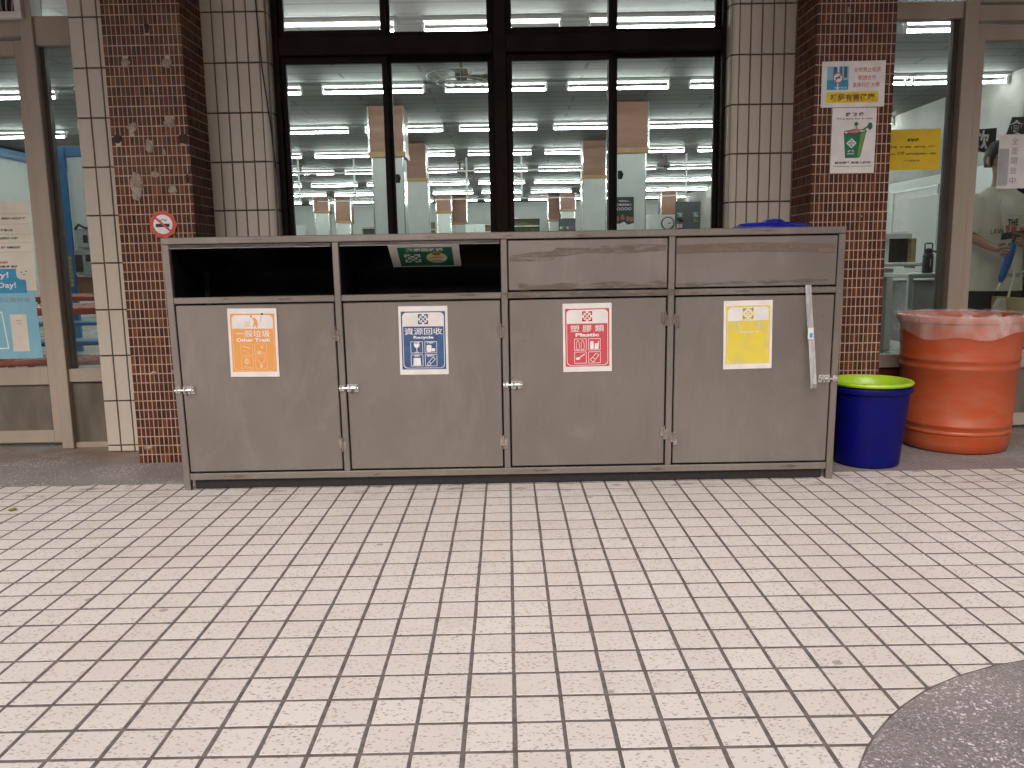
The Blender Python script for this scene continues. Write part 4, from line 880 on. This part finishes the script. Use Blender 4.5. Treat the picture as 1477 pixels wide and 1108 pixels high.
# ---- left door view: blue steel, boxes, tables and stools
t = thing('wall_beam', 'blue painted steel beam along the top of the left hall wall', 'beam', (HX0, 0, 0))
B().box(.01, .20, 6, 24, HZ-.17, HZ-.03, .01).obj('steel_section', 'bluesteel', t);
t = thing('wall_switch_box', 'grey electrical boxes on the wall seen through the left sidelight', 'electrical box', (-5.02, 9.78, 1.06)); B().box(-.06, .09, 0, .1, .18, .40, .008).obj('upper_box', 'greyplastic', t); B().box(-.10, .12, -.02, .1, -.14, .16, .008).obj('lower_box', 'greyplastic', t)
B().box(.02, .07, -.012, 0, .24, .33, .004).obj('socket', 'black', t); B().box(.04, .10, -.032, -.02, .02, .10, .004).obj('socket', 'black', t); B().box(-.09, 0, -.03, -.02, -.10, .10, .004).obj('cover', 'darksteel', t)
t = thing('partition', 'white partition with brown base behind the electrical boxes', 'partition', (-5.0, 9.9, 0)); B().box(-.17, 1.2, 0, .06, .905, 2.30).obj('upper_board', 'hallwall', t); B().box(-.17, 1.2, -.01, .06, .70, .90).obj('base_board', 'colwood', t); B().box(-.275, -.17, -.06, -.012, 0, 2.42).obj('blue_post', 'bluesteel', t)
b = B(); B().tube([(-5.08, 9.77, 1.46), (-5.02, 9.74, 1.51), (-4.95, 9.74, 1.47), (-4.7, 9.75, 1.46)], .014, 6).obj('power_cable', 'cable', None, True); tag(bpy.data.objects['power_cable'], 'black power cable above the grey electrical boxes', 'cable')
B().box(-.165, 1.2, -.03, .06, 2.305, 2.42).obj('blue_rail', 'bluesteel', t)
t = thing('louvre_stack', 'pale yellow louvred board beside the blue post', 'board', (-5.125, 9.6, .79))
for k in range(7): B().box(-.045, .045, 0, .03, k*.052, k*.052+.040, .002).obj('slat', 'wood', t)
def table(x, y, label, mat='redtop', z=.75, rot=0):
    t = thing('dining_table', label, 'table', (x, y, 0), 'red topped dining tables', (0, 0, rot)); B().box(-.6, .6, -.35, .35, z-.05, z, .008).obj('table_top', mat, t)
    for sx in (-1, 1):
        B().box(sx*.45-.025, sx*.45+.025, -.025, .025, .03, z-.051).obj('leg', 'darksteel', t); B().box(sx*.45-.025, sx*.45+.025, -.3, .3, .004, .03).obj('foot', 'darksteel', t)
        B().tube([(sx*.45, -.3, z-.08), (sx*.45, .0, .35), (sx*.45, .3, z-.08)], .02, 6).obj('brace', 'darksteel', t)
def bench(x, y, label, mat, rot=0, z=.44):
    t = thing('bench', label, 'bench', (x, y, 0), None, (0, 0, rot)); B().box(-.6, .6, -.15, .15, z-.035, z, .01).obj('seat', mat, t)
    for sx in (-1, 1): B().box(sx*.45-.02, sx*.45+.02, -.02, .02, .03, z-.036).obj('leg', 'darksteel', t); B().box(sx*.45-.02, sx*.45+.02, -.15, .15, .004, .03).obj('foot', 'darksteel', t)
table(-3.05, 5.65, 'red topped table nearest the left door', rot=.22); table(-4.2, 7.9, 'red topped table behind the nearest one by the left door', rot=.05); bench(-3.0, 5.16, 'red bench closest to the left door glass', 'redtop', .05); bench(-3.5, 6.45, 'blue bench between the two red tables', 'bluetop', .05); bench(-4.6, 8.7, 'blue bench behind the rear red table', 'bluetop', 0)

# ---- right door view: counter, bottle, whiteboard, hatch
t = thing('whiteboard', 'silver framed whiteboard on the white wall seen through the right sidelight', 'whiteboard', (HX1-.034, 12.05, 1.34)); B().box(-.012, 0, -.62, .62, 0, .58).obj('board_panel', 'white', t)
for y0, y1, z0, z1 in ((-.65, .65, -.03, 0), (-.65, .65, .58, .61), (-.65, -.62, 0, .58), (.62, .65, 0, .58)): B().box(-.022, 0, y0, y1, z0, z1).obj('frame_bar', 'steelin', t)
t = thing('serving_hatch', 'dark open serving hatch with wooden side and white ledge', 'hatch', (4.02, 8.4, .86)); B().box(-.10, .12, .06, .12, .06, .30).obj('dark_opening', 'hole', t); B().box(.12, .17, -.02, .12, .0, .30, .004).obj('wood_side', 'wood', t); B().box(-.17, .12, -.02, .12, .30, .35).obj('top', 'hallwall', t); B().box(-.17, -.10, 0, .12, .06, .30).obj('side', 'hallwall', t); B().box(-.30, .18, -.16, .12, .02, .058, .01).obj('ledge', 'white', t)
t = thing('kitchen_cabinet', 'pale blue-white cabinet below the serving hatch', 'cabinet', (3.9, 8.4, 0)); B().box(-.75, .08, 0, .5, .01, .86, .006).obj('carcass', 'hallwall', t); B().box(-.335, -.33, -.004, 0, .05, .83).obj('door_gap', 'greyink', t)
t = thing('steel_counter', 'stainless steel counter carrying the black bottle', 'counter', (3.98, 7.45, 0)); B().box(-.45, .8, -.28, .28, .79, .83, .005).obj('counter_top', 'steelin', t)
for x in (-.42, .76):
    for y in (-.25, .25): B().box(x-.02, x+.02, y-.02, y+.02, .004, .79).obj('leg', 'steelin', t)
B().box(-.36, .10, -.2, .2, .20, .76, .004).obj('under_box', 'greyplastic', t); B().box(.16, .24, -.2, .2, .10, .74, .004).obj('wood_board', 'wood', t)
t = thing('water_bottle', 'black water bottle with loop handle on the steel counter', 'bottle', (3.76, 7.30, .83)); b = B(); b.lathe([(0, 0), (.042, .002), (.045, .012), (.045, .15), (.040, .17), (.030, .178)], (0, 0, 0), 24); b.obj('flask', 'darksteel', t, True)
B().lathe([(.036, .176), (.038, .20), (.034, .212), (.012, .22), (0, .221)], (0, 0, 0), 20).obj('cap', 'black', t, True); B().tube([(-.032, 0, .205), (-.034, 0, .258), (-.024, 0, .264), (.024, 0, .264), (.034, 0, .258), (.032, 0, .205)], .006, 8).obj('loop_handle', 'black', t, True); B().tube([(.036, 0, .195), (.062, -.005, .19), (.066, -.005, .18)], .008, 8).obj('spout', 'black', t); B().box(-.003, .003, -.047, -.044, .06, .125).obj('print_mark', 'white', t)
t = thing('fridge', 'grey fridge with window beside the whiteboard', 'fridge', (4.62, 8.6, 0)); B().box(-.12, .5, 0, .6, .004, 1.62, .01).obj('body', 'hallwall', t); B().box(-.10, .36, -.012, 0, 1.02, 1.45, .008).obj('dark_window', 'greyink', t); B().box(-.02, .06, -.02, -.001, .84, .95).obj('orange_label', 'orange', t)
t = thing('crate', 'yellow wooden crate on the hall floor behind the right door', 'crate', (3.75, 5.5, 0))
for z0 in (.02, .19, .36, .53): B().box(-.35, .35, -.2, -.18, z0, z0+.155, .004).obj('plank', 'wood', t)
for x in (-.33, .33): B().box(x-.02, x+.02, -.178, .2, .005, .70).obj('corner_post', 'wood', t)
t = thing('calligraphy_banner', 'black hanging banner with white brush characters behind the right door', 'banner', (3.55, 6.0, 1.72))
B().prism([(-.25, .02), (-.02, -.015), (-.02, .165), (-.25, .15)], 0, .01).obj('banner_card', 'black', t); B().prism([(.06, .10), (.26, .10), (.26, .24), (.10, .24)], 0.02, .03).obj('banner_card', 'black', t)
b = B(); text(b, '飲', -.13, .07, .12, .16, -.003, .02); b.obj('lettering', 'white', t); b = B(); text(b, '食', .13, .17, .11, .10, .016, .02); b.obj('lettering', 'white', t)

# ================================================================== person behind the right door
per = thing('person', 'person in cream printed T-shirt behind the right door holding a phone', 'person', (3.47, 5.82, 0))
def skin_mesh(name, verts, edges, radii, root, mat, parent, sub=2, smooth=True):
    me = bpy.data.meshes.new(name); me.from_pydata(verts, edges, []); o = link(name, me, parent)
    md = o.modifiers.new('skin', 'SKIN'); md.use_smooth_shade = smooth; md.branch_smoothing = .6
    for i, rr in enumerate(radii):
        sv = me.skin_vertices[0].data[i]; sv.radius = rr if isinstance(rr, tuple) else (rr, rr); sv.use_root = (i == root)
    s2 = o.modifiers.new('sub', 'SUBSURF'); s2.levels = sub; s2.render_levels = sub
    dg = bpy.context.evaluated_depsgraph_get(); dg.update(); m2 = bpy.data.meshes.new_from_object(o.evaluated_get(dg)); o.modifiers.clear(); o.data = m2; bpy.data.meshes.remove(me)
    m2.materials.clear(); m2.materials.append(M[mat]); m2.polygons.foreach_set('use_smooth', [True]*len(m2.polygons)); return o
V_ = []; E_ = []; R_ = []
def jn(p, r, par=None):
    V_.append(p); R_.append(r); 
    if par is not None: E_.append((par, len(V_)-1))
    return len(V_)-1
pel = jn((0, 0, .93), (.15, .11)); ab = jn((0, 0, 1.10), (.135, .10), pel); ch = jn((0, .01, 1.30), (.16, .115), ab); nb = jn((0, .0, 1.435), (.075, .07), ch); nk = jn((0, -.015, 1.50), (.054, .056), nb)
jw = jn((-.012, -.045, 1.565), (.060, .075), nk); hc = jn((-.012, -.035, 1.64), (.073, .090), jw); ht = jn((-.010, -.02, 1.715), (.062, .078), hc)
for sx in (-1, 1):
    sh = jn((sx*.17, .0, 1.385), .060, ch)
    if sx < 0: el = jn((-.235, -.03, 1.13), .042, sh); wr = jn((-.15, -.24, 1.03), .027, el); hd_ = jn((-.125, -.29, 1.02), (.024, .036), wr)
    else: el = jn((.245, -.02, 1.12), .043, sh); wr = jn((.085, -.235, 1.095), .027, el); hd_ = jn((.03, -.27, 1.105), (.036, .022), wr)
    hip = jn((sx*.09, 0, .86), .085, pel); kn = jn((sx*.10, -.01, .48), .058, hip); an = jn((sx*.105, .01, .085), .038, kn); toe = jn((sx*.12, -.13, .04), (.042, .032), an)
body = skin_mesh('body', V_, E_, R_, pel, 'skin', per)
def ell(cx, cy, cz, rx, ry, n=28, tilt=0, fold=0, ph=0):
    return [(cx+(rx+fold*math.sin(5*a+ph))*math.cos(a), cy+(ry+fold*math.sin(7*a+ph))*math.sin(a), cz+tilt*math.cos(a)) for a in [2*math.pi*k/n for k in range(n)]]
sh = B(); sh.loft([ell(0, 0, .735, .205, .150, fold=.006, ph=.5), ell(0, 0, .82, .200, .148, fold=.006, ph=1), ell(0, 0, .95, .190, .142, fold=.005, ph=2), ell(0, 0, 1.10, .185, .138, fold=.004), ell(0, .0, 1.25, .195, .140, fold=.002), ell(0, .005, 1.36, .190, .125), ell(0, .005, 1.405, .160, .105), ell(0, 0, 1.435, .105, .086), ell(0, -.01, 1.455, .078, .076)], False)
for sx in (-1, 1):
    p0, p1 = Vector((sx*.15, .0, 1.375)), (Vector((-.238, -.03, 1.14)) if sx < 0 else Vector((.246, -.02, 1.13)))
    sh.tube([p0, p0.lerp(p1, .4), p1], [.072, .082, .086], 16, False)
so = sh.obj('t_shirt', 'shirt', per, True)
pr = thing('x', 'x', 'x'); bpy.data.objects.remove(pr)
def prt(name, mat, fn): b = B(); fn(b, -.155); return b.obj(name, mat, per)
prt('shirt_print', 'black', lambda b, y: (text(b, 'THE', .02, 1.205, .075, .045, y, .03), text(b, 'LAWN', -.07, 1.145, .12, .035, y, .0), text(b, '— since always —', .03, 1.250, .14, .006, y, 0), text(b, 'ABRBE', .05, .845, .09, .025, y, 0)))
def brb(b, y):
    for k, chh in enumerate('BRB'): text(b, chh, -.02+.058*k, 1.165-.008*k, .050, .042, y-.001, .05)
prt('shirt_print', 'redink', brb)
tr_ = B()
for sx in (-1, 1): tr_.loft([ell(sx*.105, 0, .10, .062, .068, 16), ell(sx*.102, -.01, .46, .078, .085, 16), ell(sx*.092, 0, .70, .098, .105, 16), ell(sx*.085, 0, .80, .09, .10, 16)], True)
tr_.obj('trousers', 'trousers', per, True)
for sx in (-1, 1): B().loft([ell(sx*.118, -.06, .008, .050, .125, 16), ell(sx*.118, -.06, .05, .050, .122, 16), ell(sx*.112, -.01, .095, .045, .07, 16)], True).obj('shoe', 'shoe', per, True)
hr = B(); hr.loft([ell(-.012, .030, 1.60, .080, .075, 20), ell(-.012, .020, 1.66, .090, .100, 20), ell(-.011, -.005, 1.715, .088, .105, 20), ell(-.010, -.008, 1.755, .068, .085, 20), ell(-.010, -.008, 1.775, .03, .04, 20)], True); hr.obj('hair', 'hair', per, True)
fc = B()
for ex in (-.042, .018): fc.loft([ell(ex, -.122, 1.642, .013, .008, 10), ell(ex, -.126, 1.648, .011, .006, 10), ell(ex, -.122, 1.654, .008, .006, 10)], True)
fc.obj('eyes', 'black', per); B().loft([ell(-.012, -.118, 1.600, .016, .012, 10), ell(-.012, -.138, 1.608, .013, .012, 10), ell(-.012, -.122, 1.645, .008, .008, 10)], True).obj('nose', 'skin', per, True); B().box(-.035, .011, -.121, -.112, 1.572, 1.580, .003).obj('mouth', 'pinkink', per)
for sx in (-1, 1): B().loft([ell(-.012+sx*.083, -.02, 1.60, .008, .014, 10), ell(-.012+sx*.089, -.018, 1.635, .010, .020, 10), ell(-.012+sx*.085, -.018, 1.66, .006, .014, 10)], True).obj('ear', 'skin', per, True)
gs = B()
for ex in (-.044, .020): gs.tube([(ex+.025*math.cos(a), -.140, 1.645+.019*math.sin(a)) for a in [2*math.pi*k/14 for k in range(15)]], .0025, 5, False)
gs.tube([(-.019, -.142, 1.648), (-.005, -.142, 1.648)], .0025, 5); gs.tube([(-.069, -.140, 1.65), (-.098, -.02, 1.65)], .0025, 5); gs.tube([(.045, -.140, 1.65), (.074, -.02, 1.65)], .0025, 5); gs.obj('spectacles', 'black', per)
# hands with fingers
def fingers(base, dirs, par_name, thumb):
    for pts, rr in dirs: skin_mesh('finger', [tuple(p) for p in pts], [(i, i+1) for i in range(len(pts)-1)], rr, 0, 'skin', per, 1)
fingers(None, [([(.02, -.285, 1.085+.0), (-.02, -.305, 1.088), (-.050, -.300, 1.100), (-.060, -.285, 1.108)], [.010, .009, .008, .007]),
               ([(.025, -.285, 1.072), (-.015, -.308, 1.072), (-.048, -.303, 1.080), (-.060, -.288, 1.088)], [.010, .009, .008, .007]),
               ([(.03, -.282, 1.060), (-.008, -.304, 1.056), (-.038, -.300, 1.062), (-.050, -.286, 1.068)], [.010, .009, .008, .007]),
               ([(.035, -.276, 1.100), (.000, -.285, 1.120), (-.035, -.290, 1.128), (-.065, -.292, 1.128)], [.011, .010, .009, .007]),
               ([(.04, -.28, 1.050), (.008, -.298, 1.042), (-.018, -.296, 1.046)], [.009, .008, .007])], '', None)
fingers(None, [([(-.13, -.285, 1.035), (-.095, -.315, 1.035), (-.078, -.30, 1.030), (-.085, -.275, 1.028)], [.010, .009, .008, .007]), ([(-.13, -.29, 1.018), (-.092, -.318, 1.016), (-.076, -.302, 1.012), (-.084, -.276, 1.010)], [.010, .009, .008, .007]),
               ([(-.132, -.288, 1.002), (-.096, -.316, .998), (-.080, -.302, .994), (-.088, -.278, .992)], [.010, .009, .008, .007]), ([(-.134, -.284, .986), (-.102, -.308, .982), (-.088, -.298, .980)], [.009, .008, .007]), ([(-.135, -.265, 1.045), (-.115, -.262, 1.062), (-.095, -.275, 1.068)], [.011, .010, .008])], '', None)
ph_ = thing('smartphone', 'black smartphone in the hand of the person behind the right door', 'phone', (3.435, 5.555, 1.118), None, (R(55), R(-8), R(-18))); B().box(-.075, .075, -.005, .005, -.036, .036, .004).obj('phone_body', 'black', ph_); B().box(-.070, .070, -.0062, -.0052, -.032, .032).obj('phone_screen', 'darksteel', ph_)
um = thing('folded_umbrella', 'folded blue umbrella held in front of the cream T-shirt', 'umbrella', (3.345, 5.52, .80), None, (0, R(14), 0)); B().lathe([(0, 0), (.012, .004), (.020, .03), (.026, .12), (.028, .22), (.022, .26), (.012, .27)], (0, 0, 0), 16, wob=lambda t, i: .003*math.sin(4*t+i)).obj('canopy', 'umbrella', um, True); B().tube([(0, 0, .268), (0, 0, .33)], .011, 10).obj('handle', 'black', um); B().tube([(0, 0, 0), (0, 0, -.05)], .005, 8).obj('tip', 'steelin', um)
bgp = thing('tote_bag', 'pale canvas bag hanging at the hip of the person behind the right door', 'bag', (3.40, 5.56, .50)); B().loft([ell(0, 0, 0, .055, .03, 20), ell(0, 0, .06, .075, .04, 20), ell(0, 0, .14, .07, .038, 20), ell(.01, 0, .19, .05, .028, 20)], True).obj('bag_body', 'pale', bgp, True); B().tube([(.02, -.01, .18), (.05, -.02, .35), (.02, .06, .60), (-.02, .09, .86)], .008, 8).obj('bag_strap', 'shirt', bgp, True)
